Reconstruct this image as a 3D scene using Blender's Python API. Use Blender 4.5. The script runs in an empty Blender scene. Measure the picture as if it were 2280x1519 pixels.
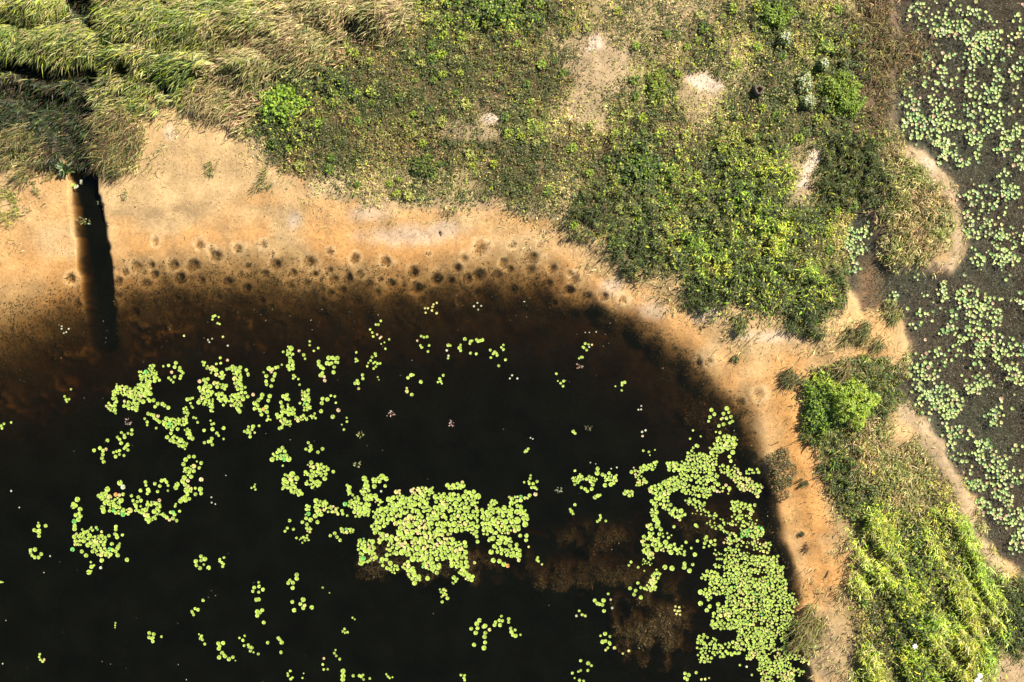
import bpy, bmesh, math
import numpy as np

rng = np.random.default_rng(7)
R = math.radians
S = 57.0                                    # photograph pixels per metre of ground


def W(px, py):
    return (np.asarray(px, float) - 1140.0) / S, (759.5 - np.asarray(py, float)) / S


# ------------------------------------------------------------------ camera, sky, sun, exposure
scene = bpy.context.scene
cam_d = bpy.data.cameras.new('camera')
cam = bpy.data.objects.new('camera', cam_d)
scene.collection.objects.link(cam)
cam.location = (0, 0, 48)
cam_d.sensor_width = 36
cam_d.lens = 36 * 48 / 40.0
cam_d.clip_end = 2000
scene.camera = cam

SUN_EL, SUN_AZ = R(44), math.atan2(0.80, 0.60)      # azimuth clockwise from +Y
world = bpy.data.worlds.new('World')
scene.world = world
world.use_nodes = True
wn = world.node_tree
sky = wn.nodes.new('ShaderNodeTexSky')
sky.sky_type = 'NISHITA'
sky.sun_disc = False
sky.sun_elevation = SUN_EL
sky.sun_rotation = SUN_AZ
bg = wn.nodes['Background']
bg.inputs['Strength'].default_value = 0.05
wn.links.new(sky.outputs[0], bg.inputs[0])

sun_d = bpy.data.lights.new('sun', 'SUN')
sun_d.energy = 5.0
sun_d.angle = R(0.5)
sun_d.color = (1.0, 0.93, 0.82)
sun = bpy.data.objects.new('sun', sun_d)
scene.collection.objects.link(sun)
sun.rotation_euler = (math.pi / 2 - SUN_EL, 0, math.pi - SUN_AZ)
sun.location = (20, 20, 40)

scene.view_settings.view_transform = 'Standard'
scene.view_settings.look = 'None'
scene.view_settings.exposure = 1.15
scene.view_settings.gamma = 1.0
scene.cycles.max_bounces = 5
scene.cycles.transparent_max_bounces = 8
scene.cycles.caustics_reflective = False
scene.cycles.caustics_refractive = False

# ------------------------------------------------------------------ noise and field helpers
_tab = rng.random((256, 256))


def vnoise(x, y):
    xi = np.floor(x).astype(int); yi = np.floor(y).astype(int)
    fx = x - xi; fy = y - yi
    fx = fx * fx * (3 - 2 * fx); fy = fy * fy * (3 - 2 * fy)
    a = _tab[xi & 255, yi & 255]; b = _tab[(xi + 1) & 255, yi & 255]
    c = _tab[xi & 255, (yi + 1) & 255]; d = _tab[(xi + 1) & 255, (yi + 1) & 255]
    return (a * (1 - fx) + b * fx) * (1 - fy) + (c * (1 - fx) + d * fx) * fy


def fbm(x, y, o=4):
    s = 0; a = 0.5; t = 0
    for i in range(o):
        s = s + a * vnoise(x * 2 ** i + 17.3 * i, y * 2 ** i + 9.1 * i); t += a; a *= 0.5
    return s / t


def smooth(a, b, x):
    t = np.clip((x - a) / (b - a), 0, 1)
    return t * t * (3 - 2 * t)


def seg_dist(px, py, pts, closed=False):
    d = np.full(px.shape, 1e9)
    n = len(pts)
    for i in range(n if closed else n - 1):
        x0, y0 = pts[i]; x1, y1 = pts[(i + 1) % n]
        dx, dy = x1 - x0, y1 - y0
        t = np.clip(((px - x0) * dx + (py - y0) * dy) / (dx * dx + dy * dy + 1e-9), 0, 1)
        d = np.minimum(d, np.hypot(px - x0 - t * dx, py - y0 - t * dy))
    return d


def inside(px, py, pts):
    r = np.zeros(px.shape, bool)
    n = len(pts)
    for i in range(n):
        x0, y0 = pts[i]; x1, y1 = pts[(i + 1) % n]
        if y0 == y1:
            continue
        c = ((y0 > py) != (y1 > py)) & (px < (x1 - x0) * (py - y0) / (y1 - y0) + x0)
        r ^= c
    return r


def sdf(px, py, pts):                       # positive inside
    d = seg_dist(px, py, pts, True)
    return np.where(inside(px, py, pts), d, -d)


# field raster in photograph pixels
FX0, FX1, FY0, FY1, FS = -400, 2680, -400, 1920, 6
fxs = np.arange(FX0, FX1 + 1, FS, float); fys = np.arange(FY0, FY1 + 1, FS, float)
FPX, FPY = np.meshgrid(fxs, fys)


def samp(f, px, py):
    u = np.clip((np.asarray(px) - FX0) / FS, 0, len(fxs) - 1.001); v = np.clip((np.asarray(py) - FY0) / FS, 0, len(fys) - 1.001)
    i = u.astype(int); j = v.astype(int); a = u - i; b = v - j
    if f.ndim == 3:
        a = a[..., None]; b = b[..., None]
    return (f[j, i] * (1 - a) + f[j, i + 1] * a) * (1 - b) + (f[j + 1, i] * (1 - a) + f[j + 1, i + 1] * a) * b


# ------------------------------------------------------------------ outlines of the place
POND = [(-500, 650), (0, 600), (140, 560), (260, 530), (420, 512), (600, 512), (760, 525), (900, 545), (1050, 532), (1150, 520),
        (1220, 535), (1265, 580), (1330, 630), (1420, 672), (1480, 705), (1540, 742), (1590, 785), (1640, 840), (1668, 850), (1700, 825),
        (1750, 803), (1790, 796), (1770, 825), (1722, 850), (1700, 880), (1703, 930), (1712, 1000), (1735, 1100), (1752, 1200),
        (1785, 1280), (1800, 1340), (1780, 1375), (1790, 1440), (1815, 1519), (1850, 2100), (-500, 2100)]
DEEP = [(-500, 940), (-100, 880), (0, 850), (120, 785), (250, 745), (400, 715), (560, 715), (760, 720), (900, 715), (1050, 695), (1200, 690),
        (1320, 722), (1410, 765), (1480, 820), (1540, 880), (1580, 930), (1622, 970), (1668, 1040), (1697, 1120), (1724, 1230),
        (1752, 1330), (1755, 1420), (1785, 1519), (1800, 2100), (-500, 2100)]
MARSH = [(1965, -500), (1985, 0), (2005, 60), (2015, 120), (1992, 200), (1998, 315), (2060, 345), (2115, 400), (2140, 470), (2150, 560), (2125, 612),
         (2040, 602), (1985, 598), (1960, 560), (1945, 500), (1910, 470), (1880, 500), (1870, 560), (1885, 600), (1895, 660), (1920, 700),
         (1965, 690), (2005, 720), (2025, 770), (2015, 830), (2000, 870), (2030, 905), (2070, 940), (2105, 1000), (2150, 1085), (2180, 1145),
         (2195, 1200), (2235, 1250), (2300, 1300), (2800, 1330), (2800, -500)]
CHANNEL = [(120, 250), (150, 290), (172, 345), (182, 400), (190, 480), (200, 560), (208, 650), (214, 760)]
BARE = [(-500, 405), (0, 385), (60, 370), (120, 365), (215, 372), (300, 380), (345, 335), (385, 290), (372, 252), (320, 225), (335, 200), (420, 240),
        (500, 255), (540, 300), (560, 345), (640, 385), (700, 438), (800, 452), (900, 462), (1000, 478), (1100, 474), (1200, 485), (1250, 502),
        (1300, 545), (1400, 610), (1470, 655), (1540, 690), (1600, 712), (1660, 742), (1740, 748), (1830, 745), (1870, 712), (1885, 640),
        (1890, 600), (1960, 590), (2000, 640), (2010, 700), (2030, 760), (2005, 810), (1960, 800), (1870, 800), (1810, 825), (1788, 870), (1782, 960),
        (1810, 1000), (1830, 1060), (1848, 1130), (1880, 1200), (1890, 1260), (1872, 1330), (1860, 1370), (1800, 1350), (1790, 1420),
        (1810, 1519), (1840, 2100), (-500, 2100)]

d_pond = sdf(FPX + 16 * (fbm(FPX / 60, FPY / 60) - .5), FPY + 26 * (fbm(FPX / 45 + 40, FPY / 45) - .5), POND)
d_deep = sdf(FPX + 30 * (fbm(FPX / 50 + 9, FPY / 50) - .5), FPY + 60 * (fbm(FPX / 40, FPY / 40 + 30) - .5), DEEP)
d_marsh = sdf(FPX + 24 * (fbm(FPX / 30 + 3, FPY / 30) - .5), FPY + 24 * (fbm(FPX / 30, FPY / 30 + 7) - .5), MARSH)
d_bare = sdf(FPX + 26 * (fbm(FPX / 22 + 5, FPY / 22) - .5), FPY + 30 * (fbm(FPX / 22, FPY / 22 + 51) - .5), BARE)
ch_t = np.clip((FPY - 330) / 400, 0, 1)
ch_hw = 29 + 12 * ch_t
d_chan = seg_dist(FPX + 4 * (fbm(FPX / 20, FPY / 20) - .5), FPY, CHANNEL)

WD = 0.85                                    # depth where the sand stops showing
dep_pond = np.where(d_deep > 0, WD + d_deep * 0.005,
                    WD * np.clip(d_pond, 0, None) / (np.clip(d_pond, 0, None) + np.clip(-d_deep, 0, None) + 1e-6))
dep_pond = np.where(d_pond > 0, dep_pond, 0)
in_tr = (d_pond > 0) & (d_deep < 0)
dep_pond = np.where(in_tr, WD * (dep_pond / WD) ** 1.62, dep_pond)
dep_pond = np.minimum(dep_pond, 2.6)


def shallow(cx, cy, rx, ry, top, rot=0):
    c, s = math.cos(R(rot)), math.sin(R(rot))
    u = ((FPX - cx) * c + (FPY - cy) * s) / rx; v = (-(FPX - cx) * s + (FPY - cy) * c) / ry
    r = np.hypot(u, v) + 1.0 * (fbm(FPX / 24 + cx, FPY / 24, 5) - .5)
    k = 1 - smooth(.1, 1.2, r)
    return k, top


lump = smooth(.46, .74, fbm(FPX / 13 + 15, FPY / 13 + 81, 4)) * smooth(.3, .6, fbm(FPX / 60 + 12, FPY / 60)) * smooth(-40, 5, d_deep) * (1 - smooth(60, 150, d_deep)) * (1 - smooth(550, 1000, FPX) * .8)
dep_pond = dep_pond - .16 * lump * (dep_pond > .5)
SH = np.zeros_like(FPX)
for a in ((1000, 1265, 240, 75, .50), (1450, 1410, 150, 150, .46), (1330, 1215, 190, 80, .68), (1250, 1300, 160, 60, .62), (1390, 1290, 130, 60, .62),
          (1600, 1180, 160, 60, .7), (1600, 930, 90, 60, .75), (860, 1255, 130, 85, .5), (1700, 1300, 60, 250, .75)):
    k, top = shallow(*a)
    dep_pond = np.where(dep_pond > top, dep_pond * (1 - k) + top * k, dep_pond)
    SH = np.maximum(SH, k * (d_deep > -10))
ch_asym = np.where(FPX > np.interp(FPY, [p[1] for p in CHANNEL], [p[0] for p in CHANNEL]), 1.25, .8)
q_ch = d_chan / (ch_hw * ch_asym) + .25 * (fbm(FPX / 14, FPY / 14 + 300) - .5)
dep_chan = 1.5 * np.where(ch_asym > 1, 1 - smooth(.30, 1.05, q_ch), 1 - smooth(.72, 1.0, q_ch))
dep_chan *= smooth(-120, 0, FPY) * 1.0
POOLS = [(190, 15, 34, 24), (222, 58, 20, 16), (60, 150, 60, 15), (130, 168, 62, 18), (198, 172, 34, 26), (290, 157, 14, 14), (120, 232, 60, 22), (40, 205, 60, 18), (160, 285, 34, 22), (180, 240, 40, 30), (385, 207, 12, 10)]
for cx, cy, a, b in POOLS:
    q = np.hypot((FPX - cx) / a, (FPY - cy) / b) + .9 * (fbm(FPX / 16 + cx, FPY / 16) - .5)
    dep_chan = np.maximum(dep_chan, 1.0 * (1 - smooth(.75, 1.1, q)))
dep_marsh = np.where(d_marsh > 0, 0.16 * (1 - np.exp(-d_marsh / 14.0)) + .10 * smooth(40, 200, d_marsh), 0)
dep_marsh = dep_marsh * (.7 + .7 * fbm(FPX / 60 + 2, FPY / 60 + 11))

# breeding pits that fish dug into the sand shelf: px, py, radius
PITS = [(155, 618, 14), (300, 595, 15), (277, 606, 10), (335, 588, 12), (346, 540, 11), (320, 630, 13), (382, 590, 15), (425, 590, 16), (395, 620, 13),
        (445, 545, 13), (480, 568, 15), (470, 556, 9), (530, 553, 13), (585, 545, 11), (608, 588, 14), (690, 582, 18), (730, 605, 12), (605, 568, 8),
        (548, 592, 9), (585, 608, 11), (445, 625, 11), (190, 672, 12), (735, 560, 11), (790, 575, 14), (857, 582, 14), (918, 607, 15),
        (1020, 597, 13), (1032, 575, 12), (1070, 555, 20), (1120, 587, 14), (1140, 545, 11), (1180, 575, 21), (1203, 545, 10), (955, 565, 7),
        (1135, 598, 12), (1180, 598, 14), (1230, 600, 12), (1280, 622, 14), (1268, 610, 10), (1265, 645, 13), (1308, 660, 13), (1345, 662, 12),
        (1385, 667, 13), (970, 618, 17), (1065, 612, 16), (1000, 627, 13), (1040, 617, 14), (925, 640, 15), (870, 630, 14), (800, 610, 12),
        (820, 632, 12), (770, 622, 13), (1220, 632, 14), (1560, 808, 13), (1577, 805, 12), (1555, 795, 8), (1690, 880, 15), (1650, 895, 12),
        (740, 622, 12), (695, 612, 11), (650, 606, 10), (640, 632, 12), (545, 640, 13), (500, 625, 11)]
for _ in range(700):
    x, y = rng.uniform(150, 1330), rng.uniform(585, 760)
    r = rng.uniform(7, 13)
    dd = samp(dep_pond, np.array([x]), np.array([y]))[0]
    if .16 < dd < .7 and all(math.hypot(x - p[0], y - p[1]) > (r + p[2]) * .95 for p in PITS) and rng.random() < .28:
        PITS.append((x, y, r))

pit_core = np.zeros_like(FPX); pit_rim = np.zeros_like(FPX)
for x, y, r in PITS:
    i0, j0 = int((x - 60 - FX0) / FS), int((y - 60 - FY0) / FS)
    sl = (slice(j0, j0 + 21), slice(i0, i0 + 21))
    q = np.hypot(FPX[sl] - x, FPY[sl] - y) / (.86 * r)
    pit_core[sl] = np.maximum(pit_core[sl], np.exp(-(q / .75) ** 2))
    pit_rim[sl] = np.maximum(pit_rim[sl], np.exp(-((q - 1.3) / .4) ** 2))

# ------------------------------------------------------------------ cover map: one letter per 76 px cell
CODE = ["rrkrrrrrddddMgggmyyyyMgMyb....",
        "rrrrrrrdddmmmmmmytyyMyMMgbb...",
        "kkkrrrddggmmmmmmmtyMtymygb....",
        "kkkossdmgmmmmmyMyymmyMMmgb....",
        "okkos..tmmmmmmmmmmgmMggyDDo...",
        "s........tyyyymmymgggGGtDDoo..",
        "s..............tyDgMgGGGM.oo..",
        ".................sDgGGGMM.os..",
        "...................sDGGGD.....",
        ".....................ssDss....",
        ".......................soDo...",
        ".......................GGDD...",
        ".......................DMos...",
        "........................Doo...",
        "........................MgoMs.",
        "........................sLgLoo",
        "........................sLggLs",
        ".......................ssMGgLD",
        ".......................osMGLLD",
        ".......................ssLGGLs"]
CA = np.array([[ord(c) for c in r] for r in CODE])
assert CA.shape == (20, 30), CA.shape


def code_at(px, py):
    i = np.clip((px / 76.0).astype(int), 0, 29); j = np.clip((py / 76.0).astype(int), 0, 19)
    return CA[j, i]


BALD = [(1565, 190, 36, 22, 15, 1.0, 'p'), (1330, 140, 80, 60, 30, .8, 't'), (1320, 105, 25, 20, 0, .8, 'p'), (1095, 268, 27, 15, 0, 1, 'p'),
        (1050, 300, 60, 24, 10, .8, 't'), (1305, 245, 55, 34, 20, .85, 't'), (1555, 235, 45, 45, 0, .6, 't'), (1800, 375, 13, 60, 25, 1, 'p'),
        (1775, 440, 22, 22, 0, .9, 't'), (1840, 1450, 60, 60, 0, .6, 't'), (2245, 1495, 60, 40, 0, .85, 't'), (1560, 20, 120, 40, 0, .4, 't'),
        (1000, 455, 160, 14, 0, .5, 't'), (1480, 40, 90, 40, 10, .45, 't'), (1740, 150, 22, 16, 0, .6, 't')]
STRIPS = [([(2030, 335), (2080, 372), (2122, 440)], 21, 't'), ([(2122, 440), (2134, 520), (2120, 592), (2000, 597)], 12, 't'),
          ([(2015, 915), (2055, 955), (2090, 1020)], 23, 't'), ([(2090, 1020), (2130, 1080), (2165, 1160)], 15, 't'),
          ([(2165, 1160), (2215, 1262)], 12, 't')]
bald = np.zeros_like(FPX); palef = np.zeros_like(FPX)
for cx, cy, rx, ry, rot, k, c in BALD:
    ca, sa = math.cos(R(rot)), math.sin(R(rot))
    u = ((FPX - cx) * ca + (FPY - cy) * sa) / rx; v = (-(FPX - cx) * sa + (FPY - cy) * ca) / ry
    r = np.hypot(u, v) + 1.3 * (fbm(FPX / 18 + cx, FPY / 18) - .5)
    m = k * (1 - smooth(.7, 1.25, r))
    bald = np.maximum(bald, m)
    if c == 'p':
        palef = np.maximum(palef, 1 - smooth(.55, 1.05, r))
for pts, w, c in STRIPS:
    d = seg_dist(FPX, FPY, pts) / w + 1.4 * (fbm(FPX / 18, FPY / 18 + 77) - .5)
    bald = np.maximum(bald, 1 - smooth(.6, 1.2, d))
for cx, cy, rx, ry in ((820, 475, 50, 22), (905, 525, 110, 24), (660, 490, 18, 22), (985, 515, 50, 22), (1450, 690, 40, 26), (1570, 700, 40, 22),
                       (1360, 640, 30, 20), (2060, 370, 30, 20), (385, 300, 14, 20), (1725, 750, 60, 16), (1650, 745, 30, 14)):
    r = np.hypot((FPX - cx) / rx, (FPY - cy) / ry) + .8 * (fbm(FPX / 25 + cx, FPY / 25) - .5)
    palef = np.maximum(palef, .6 * (1 - smooth(.2, 1.4, r)))

# ground colours under the plants (albedo), by cover letter
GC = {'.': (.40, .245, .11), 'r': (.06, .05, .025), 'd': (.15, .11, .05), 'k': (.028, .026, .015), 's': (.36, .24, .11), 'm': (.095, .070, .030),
      'M': (.11, .085, .032), 'g': (.09, .085, .028), 'G': (.085, .085, .025), 'y': (.26, .195, .09), 'b': (.115, .075, .042), 't': (.34, .245, .13),
      'L': (.10, .09, .03), 'D': (.07, .065, .025), 'o': (.15, .11, .05)}
gidx = np.zeros((20, 30, 3))
for j in range(20):
    for i in range(30):
        gidx[j, i] = GC[CODE[j][i]]
gidx[:, 25:][np.array([[c == '.' for c in r[25:]] for r in CODE])] = (.11, .08, .05)
jx = FPX + 70 * (fbm(FPX / 40, FPY / 40) - .5); jy = FPY + 70 * (fbm(FPX / 40 + 31, FPY / 40) - .5)
u = np.clip(jx / 76 - .5, 0, 28.999); v = np.clip(jy / 76 - .5, 0, 18.999)
iu = u.astype(int); iv = v.astype(int); fu = smooth(.2, .8, u - iu)[..., None]; fv = smooth(.2, .8, v - iv)[..., None]
under = (gidx[iv, iu] * (1 - fu) + gidx[iv, iu + 1] * fu) * (1 - fv) + (gidx[iv + 1, iu] * (1 - fu) + gidx[iv + 1, iu + 1] * fu) * fv

SAND = np.array((.375, .250, .118)); ORANGE = np.array((.42, .215, .068)); PALE = np.array((.46, .365, .27)); TAN = np.array((.285, .205, .118))
MUD = np.array((.088, .060, .028)); WEED = np.array((.085, .068, .046)); MARSHC = np.array((.056, .043, .028))


def mixc(a, b, k):
    return a * (1 - k[..., None]) + b * k[..., None]


big = fbm(FPX / 150 + 4, FPY / 90 + 8, 3)
sandc = mixc(np.broadcast_to(SAND, FPX.shape + (3,)), ORANGE, smooth(.42, .68, big) * .5)
shore = np.exp(-((d_pond - 10) / 38.0) ** 2)
sandc = mixc(sandc, ORANGE, .75 * shore * smooth(.3, .6, fbm(FPX / 80, FPY / 80 + 20)))
strip = np.exp(-(seg_dist(FPX, FPY, [(1750, 900), (1790, 1080), (1840, 1280)]) / 45.0) ** 2)
sandc = mixc(sandc, ORANGE, np.clip(1.1 * strip, 0, 1) * smooth(.1, .5, fbm(FPX / 60 + 8, FPY / 60)))
bare_m = smooth(-8, 10, d_bare)
bare_w = smooth(-38, 26, d_bare + 60 * (fbm(FPX / 14 + 61, FPY / 14) - .5))
ground = mixc(under, sandc, bare_m)
ground = mixc(ground, TAN, bald * (1 - bare_m))
ground = mixc(ground, PALE, palef)
muddy = smooth(.14 * WD, .80 * WD, dep_pond + .25 * (fbm(FPX / 30, FPY / 30) - .5))
ground = mixc(ground, MUD, muddy)
ground = mixc(ground, np.array((.36, .23, .08)), .8 * lump)
ground = mixc(ground, WEED, np.clip(SH * 1.4, 0, 1))
ground = mixc(ground, np.array((.05, .038, .02)), smooth(.03, .35, dep_chan))
mar_m = smooth(-6, 14, d_marsh + 10 * (fbm(FPX / 15, FPY / 15) - .5))
marc = mixc(np.broadcast_to(MARSHC, FPX.shape + (3,)), np.array((.046, .048, .030)), smooth(.4, .6, fbm(FPX / 70 + 21, FPY / 70)))
tongue = np.exp(-(seg_dist(FPX, FPY, [(1940, 600), (1935, 660), (1990, 730), (2000, 780)]) / 26.0) ** 2)
marc = mixc(marc, np.array((.22, .135, .07)), tongue)
ground = mixc(ground, marc, mar_m)

# land height
land = .06 + .30 * (1 - np.exp(-np.clip(-np.maximum(d_pond, d_marsh), 0, None) / 70.0)) + .10 * (fbm(FPX / 90, FPY / 90) - .5)
land += .10 * (1 - bare_m) * (fbm(FPX / 25, FPY / 25 + 3) - .3)
land = np.maximum(land, .03)
wet = np.maximum(np.maximum(dep_pond, dep_marsh), dep_chan)
edge = np.clip(-np.maximum(d_pond / 5.0, d_marsh) / 12.0, 0, 1) ** .8
height = np.where(wet > 0.005, np.minimum(land * edge, .02) - wet, land * edge + .004)


def terrain(px, py):
    return samp(height, px, py)


# ------------------------------------------------------------------ materials
def nt(name):
    m = bpy.data.materials.new(name); m.use_nodes = True
    n = m.node_tree; n.nodes.clear()
    return m, n, n.nodes.new, n.links.new


def plant_material(name, translucent=.16, rough=.55, gain=1.0):
    m, n, N, L = nt(name)
    out = N('ShaderNodeOutputMaterial'); at = N('ShaderNodeAttribute'); at.attribute_name = 'tint'
    geo = N('ShaderNodeNewGeometry')
    noi = N('ShaderNodeTexNoise'); noi.inputs['Scale'].default_value = 14; noi.inputs['Detail'].default_value = 2
    L(geo.outputs['Position'], noi.inputs['Vector'])
    rmp = N('ShaderNodeMapRange'); rmp.inputs['From Min'].default_value = .3; rmp.inputs['From Max'].default_value = .7
    rmp.inputs['To Min'].default_value = .8 * gain; rmp.inputs['To Max'].default_value = 1.2 * gain
    L(noi.outputs['Fac'], rmp.inputs['Value'])
    mul = N('ShaderNodeVectorMath'); mul.operation = 'SCALE'
    L(at.outputs['Color'], mul.inputs[0]); L(rmp.outputs[0], mul.inputs['Scale'])
    p = N('ShaderNodeBsdfPrincipled'); p.inputs['Roughness'].default_value = rough
    p.inputs['Specular IOR Level'].default_value = .35
    L(mul.outputs[0], p.inputs['Base Color'])
    t = N('ShaderNodeBsdfTranslucent'); L(mul.outputs[0], t.inputs['Color'])
    mx = N('ShaderNodeMixShader'); mx.inputs[0].default_value = translucent
    L(p.outputs[0], mx.inputs[1]); L(t.outputs[0], mx.inputs[2]); L(mx.outputs[0], out.inputs['Surface'])
    return m


M_BLADE = plant_material('blade')
M_PAD = plant_material('pad', .12, .45)
M_DRY = plant_material('dry_matter', .05, .8)


def wood_material():
    m, n, N, L = nt('weathered_wood')
    out = N('ShaderNodeOutputMaterial'); p = N('ShaderNodeBsdfPrincipled'); p.inputs['Roughness'].default_value = .85
    tc = N('ShaderNodeTexCoord'); w = N('ShaderNodeTexNoise'); w.inputs['Scale'].default_value = 40; w.inputs['Detail'].default_value = 4
    L(tc.outputs['Object'], w.inputs['Vector'])
    cr = N('ShaderNodeValToRGB'); cr.color_ramp.elements[0].color = (.035, .026, .018, 1); cr.color_ramp.elements[1].color = (.16, .12, .08, 1)
    L(w.outputs['Fac'], cr.inputs[0]); L(cr.outputs[0], p.inputs['Base Color']); L(p.outputs[0], out.inputs['Surface'])
    return m


M_WOOD = wood_material()


def ground_material():
    m, n, N, L = nt('soil')
    out = N('ShaderNodeOutputMaterial'); at = N('ShaderNodeAttribute'); at.attribute_name = 'tint'
    geo = N('ShaderNodeNewGeometry')
    last = at.outputs['Color']
    for sc, det, lo, hi in ((1.3, 5, .80, 1.20), (9.0, 4, .84, 1.15), (60.0, 3, .66, 1.34)):
        noi = N('ShaderNodeTexNoise'); noi.inputs['Scale'].default_value = sc; noi.inputs['Detail'].default_value = det
        L(geo.outputs['Position'], noi.inputs['Vector'])
        r = N('ShaderNodeMapRange'); r.inputs['From Min'].default_value = .32; r.inputs['From Max'].default_value = .68
        r.inputs['To Min'].default_value = lo; r.inputs['To Max'].default_value = hi
        L(noi.outputs['Fac'], r.inputs['Value'])
        mu = N('ShaderNodeVectorMath'); mu.operation = 'SCALE'; L(last, mu.inputs[0]); L(r.outputs[0], mu.inputs['Scale'])
        last = mu.outputs[0]
    p = N('ShaderNodeBsdfPrincipled'); p.inputs['Roughness'].default_value = .9; p.inputs['Specular IOR Level'].default_value = .2
    L(last, p.inputs['Base Color'])
    b1 = N('ShaderNodeTexNoise'); b1.inputs['Scale'].default_value = 16; b1.inputs['Detail'].default_value = 6; b1.inputs['Roughness'].default_value = .65
    L(geo.outputs['Position'], b1.inputs['Vector'])
    bp = N('ShaderNodeBump'); bp.inputs['Strength'].default_value = .4; bp.inputs['Distance'].default_value = .04
    L(b1.outputs['Fac'], bp.inputs['Height']); L(bp.outputs[0], p.inputs['Normal'])
    L(p.outputs[0], out.inputs['Surface'])
    return m


def water_material(name, sig, turbid, silt):
    m, n, N, L = nt(name)
    out = N('ShaderNodeOutputMaterial')
    tr = N('ShaderNodeBsdfTransparent'); gl = N('ShaderNodeBsdfGlossy'); gl.inputs['Roughness'].default_value = .08
    fr = N('ShaderNodeFresnel'); fr.inputs['IOR'].default_value = 1.33
    geo = N('ShaderNodeNewGeometry'); noi = N('ShaderNodeTexNoise'); noi.inputs['Scale'].default_value = 3.5; noi.inputs['Detail'].default_value = 4
    L(geo.outputs['Position'], noi.inputs['Vector'])
    bp = N('ShaderNodeBump'); bp.inputs['Strength'].default_value = .06; bp.inputs['Distance'].default_value = .02
    L(noi.outputs['Fac'], bp.inputs['Height']); L(bp.outputs[0], gl.inputs['Normal'])
    df = N('ShaderNodeBsdfDiffuse'); df.inputs['Color'].default_value = (*silt, 1)          # fine silt held in the top of the water
    m0 = N('ShaderNodeMixShader'); tn = N('ShaderNodeTexNoise'); tn.inputs['Scale'].default_value = .9; tn.inputs['Detail'].default_value = 8; L(geo.outputs['Position'], tn.inputs['Vector'])
    tm = N('ShaderNodeMapRange'); tm.inputs['From Min'].default_value = .35; tm.inputs['From Max'].default_value = .68; tm.inputs['To Min'].default_value = turbid * .75; tm.inputs['To Max'].default_value = turbid * 1.2
    L(tn.outputs['Fac'], tm.inputs['Value']); L(tm.outputs[0], m0.inputs[0]); L(tr.outputs[0], m0.inputs[1]); L(df.outputs[0], m0.inputs[2])
    mx = N('ShaderNodeMixShader'); inv = N('ShaderNodeMath'); inv.operation = 'SUBTRACT'; inv.inputs[0].default_value = 1; L(geo.outputs['Backfacing'], inv.inputs[1])
    fm = N('ShaderNodeMath'); fm.operation = 'MULTIPLY'; L(fr.outputs[0], fm.inputs[0]); L(inv.outputs[0], fm.inputs[1])   # no inner reflection: the surface does not bend light
    L(fm.outputs[0], mx.inputs[0]); L(m0.outputs[0], mx.inputs[1]); L(gl.outputs[0], mx.inputs[2])
    L(mx.outputs[0], out.inputs['Surface'])
    va = N('ShaderNodeVolumeAbsorption'); k = max(sig) * 1.05   # absorption per metre
    va.inputs['Density'].default_value = k
    va.inputs['Color'].default_value = (1 - sig[0] / k, 1 - sig[1] / k, 1 - sig[2] / k, 1)
    L(va.outputs[0], out.inputs['Volume'])
    return m


# ------------------------------------------------------------------ mesh helpers
def mesh(name, verts, faces_flat, sizes, cols=None, mat=None, smooth_=False):
    me = bpy.data.meshes.new(name)
    v = np.ascontiguousarray(verts, np.float32); f = np.ascontiguousarray(faces_flat, np.int32)
    sizes = np.asarray(sizes, np.int32)
    me.vertices.add(len(v)); me.vertices.foreach_set('co', v.ravel())
    me.loops.add(len(f)); me.loops.foreach_set('vertex_index', f)
    me.polygons.add(len(sizes))
    st = np.concatenate(([0], np.cumsum(sizes)[:-1])).astype(np.int32)
    me.polygons.foreach_set('loop_start', st)
    try:
        me.polygons.foreach_set('loop_total', sizes)
    except Exception:
        pass
    me.polygons.foreach_set('use_smooth', np.full(len(sizes), bool(smooth_)))
    if cols is not None:
        a = me.attributes.new('tint', 'FLOAT_COLOR', 'POINT')
        c = np.ones((len(v), 4), np.float32); c[:, :3] = np.clip(cols, 0, 1)
        a.data.foreach_set('color', c.ravel())
    me.update(calc_edges=True)
    if mat:
        me.materials.append(mat)
    return me


COL = scene.collection.objects


def link(name, me, parent=None, kind=None, label=None, category=None, group=None, loc=None, rot=None, scale=None):
    o = bpy.data.objects.new(name, me)
    COL.link(o)
    if parent is not None:
        o.parent = parent
    if loc is not None:
        o.location = loc
    if rot is not None:
        o.rotation_euler = rot
    if scale is not None:
        o.scale = (scale,) * 3 if np.isscalar(scale) else scale
    for k, v in (('kind', kind), ('label', label), ('category', category), ('group', group)):
        if v:
            o[k] = v
    return o


def tris(n, pattern, nv):
    p = np.asarray(pattern).ravel()
    return (np.arange(n)[:, None] * nv + p[None]).ravel()


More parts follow.
